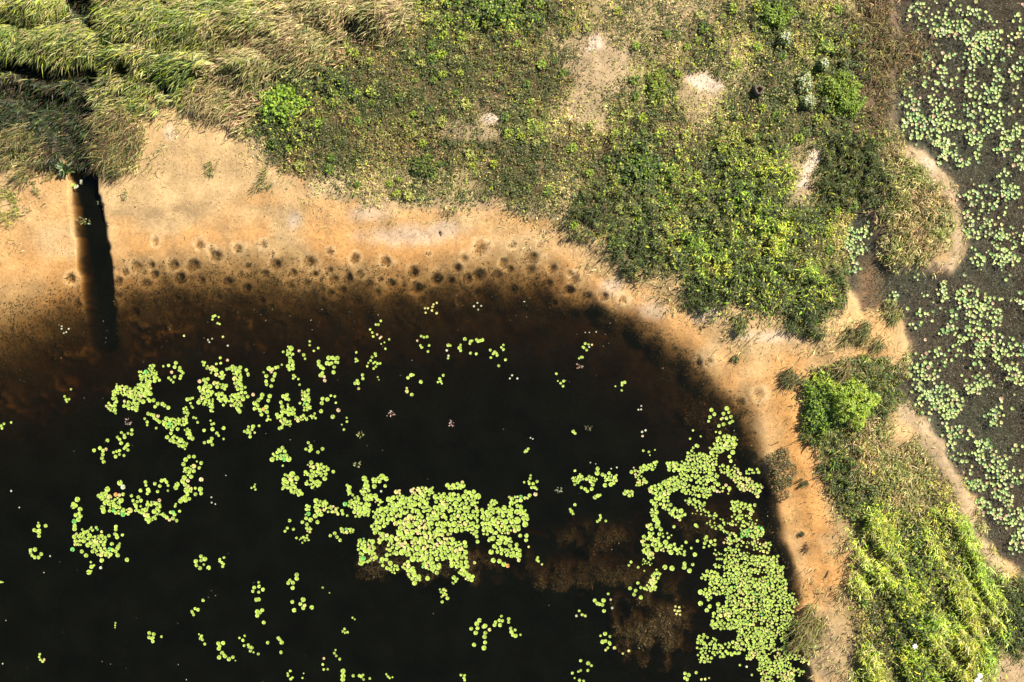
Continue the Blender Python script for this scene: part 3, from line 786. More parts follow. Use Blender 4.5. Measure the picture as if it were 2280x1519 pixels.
# ------------------------------------------------------------------ lily pads
exec_tiles = {'A': (0, 500, 2.979), 'B': (760, 500, 2.979), 'C': (1520, 500, 2.979), 'D': (0, 1010, 2.984), 'E': (760, 1010, 2.984), 'F': (1520, 1010, 2.984)}
PTS = {
 'A': """10,1335,10 28,1322,9 15,1352,9 75,1313,8 430,1140,9 440,1160,10 460,1158,9 445,1175,8 473,1093,8 411,675,6w 411,692,6w 458,692,6w 425,720,6w 441,714,6w
1415,610,10 1428,605,9 1452,614,7 1410,630,8 1445,655,8 1458,660,7 1222,738,8y 1480,745,8y 1380,765,6w 1390,780,6w 1408,757,6w 1512,804,7w
950,1175,16 985,1160,12 995,1170,12 1020,1165,14 1048,1188,13 1030,1208,12 1078,1190,14 1092,1200,13 1117,1215,14
1085,940,8 1120,935,11 1168,918,13 1160,945,13 1195,950,12 1190,967,11 1205,975,11 1215,985,11 1200,1005,11 1195,1020,11 1140,980,11p 1160,1010,12 1120,1017,10 1135,1030,9 1150,1045,9
985,1255,13 1005,1262,12 1020,1265,13 1025,1285,12 1050,1270,12p 1045,1295,13 1060,1310,13 962,1288,9 978,1310,11 978,1330,8 1038,1350,9 1110,1345,13 1140,1360,13 1180,1357,13
1285,1280,9 1300,1285,8 1312,1312,9 1110,1410,14 1135,1385,12 1245,1160,14 1265,1155,11 1280,1150,9 1265,1185,8 1272,1205,8 1280,1215,8
1325,1040,13p 1355,1030,14 1380,1025,12 1462,885,10 1437,925,9 1465,920,9 1510,900,10p 1505,960,11 1525,955,12 1635,965,12 1645,990,10 1648,1000,10 1580,1225,14 1590,1240,14 1572,1215,12
1785,955,16 1808,960,11y 1830,950,12 1845,945,11 1870,930,7 1800,975,12p 1768,1005,14 1825,990,12 1820,1005,11 1765,1040,12 1810,1030,14 1770,1060,12 1800,1072,12 1750,980,8
1985,838,10p 2015,865,12 2025,890,8 1880,845,9 1945,860,9 1948,1000,10 1945,1020,9 1980,1025,8 1988,1062,8 1960,1010,7 2055,775,8 2055,800,8 2083,838,8 2112,820,9
2115,910,14 2117,930,14 2132,945,15 2145,955,12 2180,885,16 2205,885,15 2225,890,13 2240,885,14 2170,920,15 2185,925,12 2200,920,12 2228,912,11 2240,915,11 2218,945,12 2213,980,14 2128,1000,15 2150,1010,11p 2155,1035,12p 2140,985,12
1680,1128,12p 1740,1130,15 1735,1150,12 1715,1165,14 1790,1138,15 1780,1168,13 1690,1185,16 1710,1200,13 1768,1210,15 1750,1222,12o 1735,1260,13 1780,1270,8 1770,1300,8 1780,1290,9 1795,1295,7
1880,1140,14 1905,1130,13 1900,1155,14 1915,1160,12 1865,1180,13 1910,1195,8 1855,1352,12 1870,1345,12 1990,1185,9
2140,1155,13 2135,1185,14 2172,1160,15 2195,1135,9 2222,1140,9 2228,1182,8 2130,1238,14 2208,1275,15 2245,1232,14p
1355,1365,12 1410,1357,14 1484,1350,13 1440,1385,12 1452,1400,8 1484,1422,8 1405,1420,13 1385,1440,12 1357,1447,11 1410,1460,11 1400,1440,11 1405,1325,9 1420,1320,9 1398,1300,7
1720,1335,9 1680,1340,14 1650,1340,9 1645,1360,10 1672,1360,10 1622,1372,10 1640,1380,10 1660,1385,10 1690,1380,8y 1660,1408,11 1655,1375,9
875,1363,11 875,1390,12 850,1385,9 808,1380,10 825,1395,10 828,1410,13 780,1410,10 795,1425,11 805,1450,13 848,1460,13 835,1475,12 850,1495,11 825,1485,10 795,1500,11 755,1512,10 775,1505,10
715,1432,13 625,1498,13 665,1483,13 685,1500,13 705,1490,11p 1875,1480,13 1860,1500,13 1890,1505,13 1840,1512,12 1850,1495,12 2045,1447,10 2060,1470,13 2030,1490,11 2065,1490,12 2055,1500,12 2140,1488,13 2110,1510,12""",
 'B': """262,640,9 230,664,9 246,664,9 192,696,8 206,716,8 212,742,9 238,730,8p 256,754,8p 265,746,8p 318,762,8 286,782,6 265,792,5 293,824,8 100,848,8 97,892,9 107,903,9 95,910,6
225,856,10 229,870,9 205,880,10 195,903,9 180,918,7 225,912,8 213,920,8 240,922,10 258,921,9 172,940,8 230,942,9 215,955,9 141,998,11 144,1022,11 106,1036,11 92,1053,12 112,1053,12 115,1088,10y
242,1012,6 250,1030,5 504,771,8p 530,740,9 548,748,9 569,745,10 525,803,9 534,815,10 582,802,9 575,842,9 464,998,13 480,998,8 443,1016,12 528,1044,13 434,1085,8y 435,1107,13y 468,1128,12
677,1000,10 653,1022,10 660,1040,10 641,1045,8 667,1055,6 709,800,12 724,803,8 700,835,8w 711,870,8w 708,887,8 820,760,13 792,798,8 785,818,14 792,836,10 858,775,11 853,790,9 868,772,9 898,764,11 908,775,11 920,772,11 935,766,13 857,853,10 896,858,10
1075,799,8 1062,815,8 1076,829,10 988,833,10 1018,845,10 1008,857,10 1030,855,9 1034,868,10 992,883,9 1089,897,10 1044,937,10
555,555,8y 575,555,8y 605,545,9y 633,520,8y 602,570,9y 632,588,9y 560,585,7y 612,530,7y 903,520,6w 880,543,7w 928,540,6w 908,565,6w
1618,790,10 1603,812,9 1610,818,9 1640,795,8 1662,798,7p 1644,812,7w 1627,833,9 1592,880,10 1578,887,8 1600,880,8 1426,990,9 1475,1038,10 1437,1038,6 1455,1053,9 1471,1072,9
1133,1000,7w 1118,1021,6w 1168,1021,7w 1538,1372,12 1550,1385,10 1880,1047,11 1862,1050,9 1862,1065,9 1818,1073,6 1860,1100,8 1990,1203,6w 1970,1228,6w 1988,1226,6w 2018,1365,8w 1995,1375,8w 1998,1403,8p
1240,1488,9 1228,1500,12 1218,1508,9 1255,1415,5w 1270,1422,5w 2003,1500,9 2040,1508,9 2080,1495,6 36,1282,7 38,1307,9 18,1360,9 4,1327,6 1618,716,4w 1645,716,4w 1690,712,5w""",
 'C': """293,1220,16 190,1230,14 210,1258,13 180,1278,13 172,1305,10 270,1255,13 305,1245,10 320,1275,13 290,1285,12 330,1305,11 312,1315,11 270,1325,13 240,1335,12 265,1285,9p 255,1290,9
68,1365,8 120,1405,7 48,1420,8 220,1375,7 247,1380,11 90,1465,11 100,1470,11 70,1480,9 60,1500,10""",
 'D': """685,5,13 690,55,13 680,30,13 770,20,13 826,12,10 795,5,9 76,248,7w 130,358,5w 798,195,19 818,222,17w 715,237,19 770,272,14o 795,275,12p 820,270,12 683,360,18 690,383,17 818,405,16b
875,280,11 935,245,13 968,188,12 972,210,10 985,240,14 990,250,13 980,265,11 1030,200,12 1062,215,12 1048,252,11 1075,180,13 1095,175,12 1108,190,12 1118,212,9 1117,246,8
920,290,13 885,312,11 912,320,11 938,312,13 895,335,11 905,348,13 935,350,8 1025,385,16 1060,310,13p 1085,405,14 1095,415,13 1110,425,13 1128,440,11p 1150,430,13 1160,405,13 1150,390,13b 1135,390,11 1175,445,12 1165,350,9 1170,335,8 1195,383,10
1258,20,13 1290,20,13 1235,40,16 1220,70,15 1310,52,7 1338,63,13 1325,95,11 1225,160,17 1215,183,17 1250,180,13p 1338,172,15p 1170,225,17 1178,205,17 1298,230,10 1332,237,17 1337,265,13 1300,270,13
1200,315,17 1215,300,15 1230,290,15 1235,310,15 1260,300,12 515,305,18 490,335,15 488,350,18 505,345,13 505,408,14 495,450,17b 497,480,14 497,500,16 483,637,15b 545,650,14 573,677,15 690,605,14 745,600,13 730,635,14b 750,640,13
783,675,15 735,670,14 677,710,15 845,705,15 670,758,10w 605,720,8 772,485,13 770,505,12 765,535,12 780,555,14 775,540,12 815,540,10 725,545,12
255,460,7 258,480,13 305,480,13 228,508,13 262,510,13 260,525,14 260,548,12 245,515,11 205,642,13 235,637,15 205,660,11 215,678,11 232,690,12 257,690,13 275,668,13 335,680,6w 293,790,4w 8,853,8 20,855,5
1337,683,13 1302,716,15 1362,700,16 1337,710,11 1355,737,8 1306,742,12 1330,760,14 1388,758,15 1490,690,9 1462,703,10 1460,715,9 1475,725,10 1487,733,9 1480,750,10
1350,975,11 1297,1030,10 1275,1048,10 1317,1037,12 1287,1070,10 1280,1058,9 1720,855,9 1690,890,13 1722,882,12 1748,903,13 1680,915,11 1720,920,10 1705,970,15 1720,968,14 1710,1050,16 1728,1055,13 1743,1040,13 1710,1075,14 1753,1122,13
1972,805,15 1972,830,15 1927,842,11 1915,860,13 1947,858,14 1945,892,14 1943,985,13 1955,1040,15 2015,970,17 1997,998,13 2025,1008,12y 2015,1025,14 2072,1022,15
993,1192,13 1023,1198,13 992,1220,12 1010,1228,12 1018,1222,11 1017,1247,12 1074,1216,9 1323,1200,6 1340,1212,11 1335,1228,13 1345,1235,11 1361,1265,10
1452,1260,14 1483,1258,14 1455,1295,14 1460,1280,12 1478,1325,15 1457,1353,15 1495,1345,14 1522,1365,15 1548,1352,12 1565,1375,5 1592,1224,8 1627,1210,8 1615,1240,11 1623,1275,9 1650,1270,10 1665,1285,11 1675,1290,11 1655,1285,10 1665,1310,11 1685,1320,7 1717,1330,10
1780,1255,12 1850,1225,12 1860,1235,12 1872,1255,14 1868,1320,12 1930,1443,9 1912,1460,8 1915,1475,9 1945,1487,8 1932,1497,10 2018,1460,5 2010,1490,7 2230,1305,7 2222,1325,9 2235,1343,9 2258,1365,10 2145,1400,9 2152,1433,9 2178,1432,8 2153,1360,9p
265,1333,9 262,1350,8 270,1368,9 285,1380,10 295,1368,8p 768,1125,6 767,1140,6 765,1155,5 20,1395,5w 1895,140,10 1880,80,8 2215,120,12 2075,225,11 2050,400,15b 2095,415,16 2065,440,16 2110,455,14 2035,430,13 2010,455,12 2040,470,13
1925,445,12 1910,495,10 1895,515,10 1950,503,10 1970,560,9 2225,530,13 2195,545,11 2240,555,12 2260,575,12 2145,890,8 2190,925,5 1695,205,6 1690,220,8 1672,228,7 1698,238,8 1405,290,6w 1408,325,6w 1432,335,5w""",
 'E': """220,217,16 292,215,12 255,185,13 25,335,15b 265,250,8w 5,380,12 10,400,11 40,412,9 573,828,16 885,725,11y 905,585,13 900,550,13 1290,270,14p 1165,605,14 1230,545,14 1228,575,13 1188,545,13 1010,710,17 1050,715,16 1080,735,17 1105,745,14o 1180,708,13y 1130,680,14
1245,620,8y 1305,690,9 1300,705,10 1310,715,9 1333,735,8y 1258,145,8 1255,165,10 1215,190,8 1300,185,11 1275,200,11 1250,200,10 1265,225,11 1285,225,11 1298,235,9 1245,185,9
1552,113,9 1703,100,14 1700,130,17 1735,140,13 1778,130,12 1670,205,14 1595,225,11 1620,235,12 1635,250,12 1663,235,13 1752,210,15 1790,205,15 1808,195,13 1685,290,15 1705,280,13 1720,275,9 1830,92,6w 1793,100,5w 1655,60,5w 1690,68,4w
1552,340,11 1520,370,9 1530,385,13 1540,400,9 1720,410,9 1723,425,9 1702,450,10 1757,448,9 1715,440,9 2050,10,5 2095,55,10 2210,485,11 2150,755,17 2197,762,18 1925,720,10 1910,742,9 1972,755,9 2013,778,6
1918,895,13 1955,910,12 1945,935,13 1990,955,14 1990,890,11 1970,860,11 2015,895,11 1773,932,9 1683,975,13 1700,995,13 1715,1000,12 1742,975,15 1735,1005,12 1745,1045,13 1790,970,8p 1800,1025,9w 1580,1045,9 1562,1077,9w 1600,1070,10 1620,1078,10y
1752,1197,14 1722,1210,8 1785,1215,10 1735,1250,15 1755,1245,12 1780,1255,11 1785,1265,11 1770,1290,9 1757,1305,9y 1815,1290,12y 1910,1310,9y 1870,1327,8y 1590,1375,11 1640,1393,14 1662,1408,9 1638,1440,10 1590,1440,9 1575,1448,8 1535,1458,10 1550,1490,6 1582,1505,11 1610,1510,9
705,960,13 670,985,11 918,1107,15 900,1130,16 863,1163,13 905,1160,13 893,1190,15 955,1145,16 945,1150,13 985,1170,12y 957,1190,13 952,1217,15 955,1255,13 948,1290,17 882,1270,14 1064,1080,10 1050,1108,12 1025,1120,12 1018,1138,13 1055,1138,14 1070,1110,11 1112,1098,12 1112,1120,10 1125,1160,11 1155,1172,10 1130,1185,14 1140,1205,12 1157,1210,15 1190,1203,8
80,1475,11 120,1475,11 132,1480,11 145,1470,9 148,1500,9 190,1493,9 12,1445,17 12,1475,17 10,1500,16 300,1465,7 310,1480,8 322,1490,8 340,1485,6 795,1470,9 820,1472,9 815,1490,10 820,1505,9 75,1090,7 90,1100,6 10,1180,9 22,1165,9 25,1190,8 42,1187,9
2220,1015,8y 2245,1020,8y 2215,1040,9y 2235,1045,9y 2250,1045,8y 2225,1065,8y 2250,1070,8y""",
 'F': """195,170,16 235,205,15 210,240,14 310,20,12 320,50,12 85,475,12 95,485,10 22,588,11 57,627,9 98,580,11 12,650,10 10,670,12 80,670,15 158,553,12 140,622,9 12,730,14 10,755,17 45,778,16 67,737,11 118,995,17 118,920,18 235,1000,15 180,1015,14 160,1040,15 170,970,11
380,1405,8 425,1415,8w 460,1470,8 90,1455,11 40,1470,14 15,1460,12 15,1490,12 30,1500,12 125,1500,9y 150,1498,9y 175,1490,6y"""}
SEG = {
 'A': """1003,940,1043,1030,40,16,12 960,990,975,1120,70,40,14 775,1085,925,1140,60,40,12 760,1110,765,1200,25,12,14 720,1200,770,1240,35,14,12 830,1190,900,1210,55,22,12 890,1130,940,1060,40,12,12
1095,1300,1230,1310,45,36,14 1160,1290,1150,1340,40,14,14b 1230,1220,1245,1265,25,9,12 1240,1360,1270,1420,28,12,12 1150,1420,1230,1470,40,22,13 1350,1080,1390,1120,70,28,14 1330,1160,1400,1180,50,16,13 1400,1200,1410,1240,16,6,12
1345,915,1360,930,20,4,8 1380,960,1480,1000,40,13,13y 1430,1060,1500,1080,30,9,13 1450,1130,1500,1180,50,13,13 1570,950,1580,1060,55,38,14 1580,1080,1620,1080,30,10,12 1540,1150,1630,1130,45,20,14 1540,1190,1600,1190,25,9,13
1920,815,1930,960,35,28,12 1700,1215,1770,1240,30,10,13 1880,1220,1940,1240,50,12,14 1840,1270,1870,1260,25,5,12 1870,1300,1920,1320,40,13,12 2025,1110,2035,1220,45,26,12 1950,1290,2090,1270,35,18,8""",
 'B': '', 'C': '285,1410,345,1440,45,14,12 230,1440,330,1480,60,34,12 190,1500,260,1490,40,18,12',
 'D': """660,285,720,280,35,9,16 700,315,800,310,50,20,15 740,360,850,390,50,24,14 905,375,945,380,25,7,11 985,330,1055,330,25,12,14 1060,330,1055,400,25,10,14 975,360,980,440,22,10,14 985,445,1040,420,22,8,14
1230,105,1285,100,40,12,14 1260,130,1265,150,25,6,14 1245,210,1260,260,35,12,16 535,370,525,435,22,11,15 510,540,520,600,40,20,15 545,540,640,600,80,50,15 600,500,680,510,30,6,11 640,560,700,570,40,14,13 620,640,720,660,50,28,13y 770,640,800,610,25,7,15y 615,740,595,785,22,8,13
1820,20,1920,30,40,14,13b 1890,175,1960,150,40,8,14 1885,215,1960,210,40,9,15 1940,240,2000,265,30,8,13 2060,70,2085,130,30,9,14 2110,85,2170,100,40,9,13 2030,130,2070,160,30,6,12 2100,130,2165,150,35,8,12 2040,190,2120,205,35,12,12
2050,350,2045,400,28,8,14 2100,330,2170,330,35,11,13 2105,350,2120,400,30,9,14 2160,360,2240,380,45,14,10y 2035,490,2060,510,30,8,11 2000,580,2040,560,40,9,9""",
 'E': """50,215,60,270,30,9,13 165,165,155,220,25,8,16 205,180,300,160,25,8,14 150,240,190,300,50,18,14 60,340,110,300,40,14,13 90,360,180,360,60,26,13 220,290,260,330,35,10,13p 95,405,180,400,25,8,12 5,510,80,515,30,14,10
240,420,380,380,90,60,16 330,300,340,360,35,14,13 400,340,560,330,110,60,15 380,250,390,300,35,10,13y 470,250,600,250,50,24,14y 650,320,880,330,110,75,15 715,215,800,210,40,12,13 830,265,880,260,30,8,13 600,420,880,430,110,95,15
400,500,560,440,110,60,15y 220,500,300,440,60,20,15 560,520,720,500,70,40,15 780,490,900,510,50,24,14 380,540,480,540,60,30,15 130,580,150,710,50,28,15b 190,580,210,700,40,16,14y 260,560,420,580,60,30,13y 320,640,440,640,70,32,15
270,710,360,770,55,26,15 480,560,720,600,80,70,14y 500,660,800,640,110,110,15 620,650,740,640,60,30,14y 560,730,640,770,60,22,15 430,740,500,840,55,20,17 740,720,840,740,50,22,14 800,780,860,830,45,18,13 740,850,760,830,30,5,12
960,420,1180,400,110,80,16 980,350,1020,320,35,9,14 1130,310,1190,300,45,12,15 1215,300,1260,280,20,5,15 1215,380,1230,460,30,10,15 950,500,1170,490,70,45,15 980,570,1000,560,20,5,14 1050,570,1120,590,50,16,15 1010,640,1180,660,55,22,16
1550,180,1590,160,50,18,11 1640,160,1690,180,30,10,12 1760,165,1820,160,40,14,13 1890,260,1930,265,35,9,11 1940,110,1985,160,50,14,9p 1990,105,2080,80,40,16,11 1970,210,2010,180,35,10,11
2180,90,2268,80,60,28,13 2080,260,2260,180,90,80,12 2080,330,2160,260,60,28,12 2075,380,2100,480,45,24,13 2160,340,2260,420,60,30,12 2045,470,2060,540,35,14,12 2010,580,2090,590,60,26,13 2020,640,2060,690,40,12,12 2120,520,2190,560,40,7,12 2110,610,2250,640,60,22,14
2010,720,2050,740,40,9,6 2105,790,2060,860,40,18,12 2030,890,2080,900,30,9,12 680,905,680,945,50,9,10""",
 'F': """50,40,200,60,100,60,12 20,120,200,180,100,60,12 10,230,170,260,70,35,12 30,310,140,350,50,18,12 260,90,320,130,60,14,12 330,110,420,230,70,28,12y 420,200,500,240,80,30,11y 430,120,500,110,30,8,11 230,220,300,240,60,8,12p
60,390,180,400,30,8,9 340,350,460,370,70,20,13 330,440,480,450,80,26,12 400,520,520,520,70,40,12b 200,440,290,500,90,24,10 300,560,560,620,80,48,11y 150,590,230,600,50,8,12 220,670,330,700,60,20,9 210,740,250,750,25,5,11
300,650,440,700,80,30,10 460,720,620,720,80,50,12 300,760,640,800,110,110,12 150,800,220,830,70,22,13 200,880,660,880,110,140,12 140,920,180,930,50,9,14 300,970,720,970,90,110,11 250,1040,380,1060,70,45,14 220,1110,360,1130,100,60,14
420,1060,720,1060,100,95,11 400,1160,740,1160,110,110,12 530,1220,680,1230,90,55,13 380,1250,520,1270,100,50,12 120,1230,200,1260,70,26,12 120,1330,360,1290,90,45,12 120,1370,180,1370,30,6,12 450,1320,760,1310,110,85,11y
520,1400,700,1400,90,60,12 540,1480,720,1480,80,55,12y 720,960,750,1000,40,9,9 700,1120,740,1120,40,8,10 760,1250,840,1260,60,20,10 800,1370,830,1390,40,9,10y 720,1430,790,1460,40,9,9"""}


def num(t):
    return (float(t[:-1]), t[-1]) if t[-1].isalpha() else (float(t), '')


pads = []                                    # px, py, radius px, colour letter
for tl, txt in PTS.items():
    ox, oy, sc = exec_tiles[tl]
    for tok in txt.split():
        a = tok.split(',')
        r, c = num(a[2])
        pads.append((ox + float(a[0]) / sc, oy + float(a[1]) / sc, .94 * r / sc, c))
seg_pads = []
for tl, txt in SEG.items():
    ox, oy, sc = exec_tiles[tl]
    for tok in txt.split():
        a = tok.split(',')
        x0, y0, x1, y1, w, n = map(float, a[:6]); r, c = num(a[6])
        if tl == 'F':
            r *= .80; n *= 1.1
        gap = .92 if tl == 'F' else .86
        L = math.hypot(x1 - x0, y1 - y0) + 1e-6
        ux, uy = (x1 - x0) / L, (y1 - y0) / L
        cand = []
        tries = 0
        while len(cand) < n and tries < n * 30:
            tries += 1
            t = rng.uniform(-w * .25, L + w * .25); s = rng.uniform(-.5, .5) * w
            q = (ox + (x0 + ux * t - uy * s) / sc, oy + (y0 + uy * t + ux * s) / sc)
            rr = r * float(np.clip(rng.normal(1, .28), .45, 1.55)) * .92 / sc
            if tl in 'FE' and n > 20 and vnoise(np.array(q[0] / 8.0), np.array(q[1] / 8.0)) < .27:
                continue
            if all((q[0] - p[0]) ** 2 + (q[1] - p[1]) ** 2 > (gap * (rr + p[2])) ** 2 for p in pads if abs(p[0] - q[0]) < 12 and abs(p[1] - q[1]) < 12):
                u = rng.random()
                cc = ''
                if c == 'y':
                    cc = 'y' if u < .38 else ('p' if u < .44 else '')
                elif c == 'p':
                    cc = 'p' if u < .22 else ('y' if u < .5 else '')
                elif c == 'b':
                    cc = 'b' if u < .25 else ''
                else:
                    cc = 'y' if u < .08 else ('b' if u < .09 else '')
                pads.append((q[0], q[1], rr, cc)); cand.append(1)
print('pads', len(pads))

PADC = {'': (.30, .42, .045), 'y': (.44, .42, .11), 'p': (.50, .34, .17), 'o': (.55, .22, .05), 'b': (.10, .36, .05), 'w': (.38, .40, .26)}
RIMC = {'': (.48, .56, .22), 'y': (.56, .52, .23), 'p': (.58, .46, .28), 'o': (.6, .35, .16), 'b': (.33, .56, .22), 'w': (.48, .50, .38)}  # paler rims: light on the pad edges put into the colour


def pad_template(col, rim, notch=.22, n=14, rimw=.80, lift=.06):
    ang = np.linspace(notch, 2 * math.pi - notch, n)
    v = [(.06, 0, 0)]; c = [np.array(col) * .85]
    wob = 1 + rng.normal(0, .025, n)
    for k, a in enumerate(ang):
        v.append((math.cos(a) * rimw * wob[k], math.sin(a) * rimw * wob[k], .02)); c.append(np.array(col) * float(np.exp(rng.normal(0, .08))))
    for k, a in enumerate(ang):
        v.append((math.cos(a) * wob[k], math.sin(a) * wob[k], .02 + lift * (1 + .8 * math.sin(3 * a + 1)))); c.append(np.array(rim))
    f, s = [], []
    for k in range(n - 1):
        f += [0, 1 + k, 2 + k]; s.append(3)
        f += [1 + k, 1 + n + k, 2 + n + k, 2 + k]; s.append(4)
    return np.array(v), np.array(f), np.array(s), np.array(c)


TEMPL = {k: [pad_template(PADC[k], RIMC[k], notch=rng.uniform(.12, .32)) for _ in range(3)] for k in PADC}
PAD_MESH = {k: [mesh('lily_pad', *t[:3], t[3], M_PAD, True) for t in TEMPL[k]] for k in PADC}
NEW_PLACE = [((945, 1175), 'in the middle of the dense central raft'), ((880, 1130), 'at the upper left of the dense central raft'), ((1010, 1110), 'at the upper right of the dense central raft'), ((850, 1225), 'at the lower left of the dense central raft'),
         ((920, 1270), 'on the bottom edge of the dense central raft'), ((1010, 1235), 'at the lower right of the dense central raft'), ((1120, 1135), 'in the upper part of the right hand raft lobe'), ((1110, 1220), 'in the lower tail of the right hand raft lobe'), ((815, 1105), 'in the small raft at the upper left of the central raft'),
         ((700, 1170), 'in the loose chain left of the central raft'), ((680, 1060), 'in the patch above and left of the central raft'), ((1320, 1075), 'in the loose ring between central raft and right mat'),
         ((1540, 1060), 'at the top of the long mat near the right shore'), ((1480, 1180), 'on the left edge of the long right mat'), ((1650, 1190), 'in the middle of the long mat by the right shore'),
         ((1660, 1320), 'in the crowded mat beside the orange sand strip'), ((1640, 1440), 'in the crowded mat at the bottom right of the pond'), ((1605, 930), 'in the ring just off the narrow sand neck'),
         ((300, 880), 'in the upper left patch of the pond'), ((390, 950), 'in the green knot below the upper left patch'), ((490, 860), 'in the column of pads left of the pond centre'),
         ((620, 890), 'in the scattered patch left of the pond centre'), ((640, 800), 'in the short arm pointing towards the sand bank'), ((730, 800), 'in the hook shaped group below the sand bank'),
         ((270, 985), 'in the short chain at the left of the pond'), ((215, 1190), 'in the hook shaped mat at the lower left'), ((260, 1120), 'in the clump above the lower left hook'), ((350, 1130), 'in the ring right of the lower left hook'),
         ((430, 1060), 'in the upright chain in the left half of the pond'), ((450, 1250), 'in the small ring alone in the lower left water'), ((580, 1330), 'in the small groups under the pond centre'), ((670, 1330), 'in the small groups below the left chain'),
         ((520, 1440), 'in the scattered groups at the lower edge'), ((350, 1415), 'in the lonely knot near the bottom left'), ((90, 1200), 'in the two small knots by the left edge'), ((1100, 1400), 'in the arch of pads below the brown shallows'),
         ((1000, 1320), 'in the little group on the lower edge of the brown shallows'), ((1330, 1350), 'in the small groups left of the brown weed bed'), ((1440, 1300), 'in the curved tail below the long right mat'),
         ((1350, 1430), 'in the small group over the brown weed bed'), ((1000, 780), 'among the few pads below the fish pits'), ((830, 780), 'in the loose string below the sand bank'), ((920, 850), 'among the few pads on the open dark water'),
         ((1290, 780), 'in the small string near the right shallows'), ((780, 1500), 'in the cut off group on the bottom edge')]
order = sorted(range(len(pads)), key=lambda k: -pads[k][2] if 4 < pads[k][0] < 2276 and 4 < pads[k][1] < 1515 else 1)
CW = {'': 'green', 'y': 'yellowed', 'p': 'pinkish', 'o': 'orange', 'b': 'vivid green', 'w': 'pale silvery'}
single = order[:300]
for k in single:
    px, py, r, c = pads[k]
    x, y = W(px, py)
    place = min(NEW_PLACE, key=lambda q: math.hypot(q[0][0] - px, q[0][1] - py))[1]
    link('lily_pad', PAD_MESH[c][k % 3], label=('broad %s lily pad %s' if len(place.split()) < 12 else '%s lily pad %s') % (CW[c], place), category='lily pad', group='lily pads ' + place,
         loc=(float(x), float(y), .006 + .028 * float(rng.random())), rot=(float(rng.normal(0, .04)), float(rng.normal(0, .04)), float(rng.uniform(0, 6.28))), scale=r / S)


def pad_mass(items, templ):
    arrs = []
    for px, py, r, c, tilt, z0 in items:
        v, f, s, cc = templ[c][rng.integers(len(templ[c]))]
        a = rng.uniform(0, 6.28); ca, sa = math.cos(a), math.sin(a)
        q = v * (r / S)
        q = np.stack((q[:, 0] * ca - q[:, 1] * sa, q[:, 0] * sa + q[:, 1] * ca, q[:, 2]), 1)
        q[:, 2] += q[:, 0] * rng.normal(0, tilt) + q[:, 1] * rng.normal(0, tilt)
        x, y = W(px, py)
        q += (float(x), float(y), z0)
        arrs.append((q, f, s, cc * np.exp(rng.normal(0, .12))))
    return join(arrs)


rest = [pads[k] + (.04, .006 + .028 * rng.random()) for k in order[300:]]
v, f, s, c = pad_mass(rest, TEMPL)
link('small_lily_pads', mesh('small_lily_pads', v, f, s, c, M_PAD, True), kind='stuff', label='many smaller lily pads filling the rafts on the pond', category='lily pads')

# ------------------------------------------------------------------ floating leaves of the marsh
MSEG = """2130,50,2180,70,90,150 2040,20,2100,30,50,45 2070,70,2110,80,40,18 2150,120,2270,170,110,210 2190,90,2280,60,80,60 2030,130,2110,150,60,60 2020,210,2080,230,80,100 2040,270,2100,300,80,150 2110,190,2200,200,50,50
2130,240,2200,240,80,80 2110,310,2220,310,70,130 2230,270,2280,360,50,80 2100,360,2150,380,40,30 2140,420,2200,440,70,60 2230,420,2280,430,60,60 2160,500,2270,560,80,160 2150,540,2250,580,50,50
1905,490,1900,530,55,70 1895,560,1890,590,45,50 2100,640,2110,660,40,30 2130,640,2180,680,60,90 2040,620,2060,650,30,8 1995,665,2040,710,50,26 2060,690,2080,700,30,8 2150,680,2180,760,60,70 2200,690,2240,700,50,40
2260,680,2280,690,50,30 2110,740,2190,770,60,70 2200,770,2270,820,80,150 2060,790,2110,790,60,30 2050,820,2080,880,60,90 2130,880,2190,850,40,70 2060,870,2130,930,60,110 2130,930,2130,980,50,40 2210,930,2240,910,40,40
2160,990,2190,1000,50,55 2110,1010,2150,1040,40,16 2210,1040,2250,1070,60,100 2160,1090,2230,1120,60,110 2260,1150,2275,1210,50,110 2180,1140,2240,1140,50,25 2250,1010,2270,1000,40,12 2290,100,2340,500,60,90 2290,700,2340,1100,60,90"""
MC = {'': (.34, .45, .125), 'y': (.42, .38, .13), 'p': (.42, .26, .16), 'g': (.15, .28, .07), 'w': (.35, .43, .18)}
MR = {'': (.40, .49, .19), 'y': (.50, .46, .23), 'p': (.5, .36, .25), 'g': (.25, .39, .14), 'w': (.5, .54, .36)}
MT = {k: [pad_template(MC[k], MR[k], notch=.25, n=8, rimw=.7, lift=.18) for _ in range(3)] for k in MC}
MMESH = {k: [mesh('floating_leaf', *t[:3], t[3], M_PAD, True) for t in MT[k]] for k in MC}
ml = []
for tok in MSEG.split():
    x0, y0, x1, y1, w, n = map(float, tok.split(','))
    L = math.hypot(x1 - x0, y1 - y0); ux, uy = (x1 - x0) / L, (y1 - y0) / L
    got = tries = 0
    while got < n * .72 and tries < n * 12:
        tries += 1
        t = rng.uniform(-w * .35, L + w * .35); s = rng.normal(0, .27) * w
        q = (x0 + ux * t - uy * s, y0 + uy * t + ux * s)
        r = float(np.clip(rng.normal(3.3, .8), 1.6, 5.4))
        if samp(d_marsh, np.array([q[0]]), np.array([q[1]]))[0] < 3 or vnoise(np.array(q[0] / 20.0), np.array(q[1] / 20.0)) < .38:
            continue
        if all((q[0] - p[0]) ** 2 + (q[1] - p[1]) ** 2 > (.72 * (r + p[2])) ** 2 for p in ml if abs(p[0] - q[0]) < 9 and abs(p[1] - q[1]) < 9):
            u = rng.random()
            ml.append((q[0], q[1], r, '' if u < .58 else 'w' if u < .68 else 'g' if u < .86 else 'y' if u < .965 else 'p')); got += 1
print('marsh leaves', len(ml))
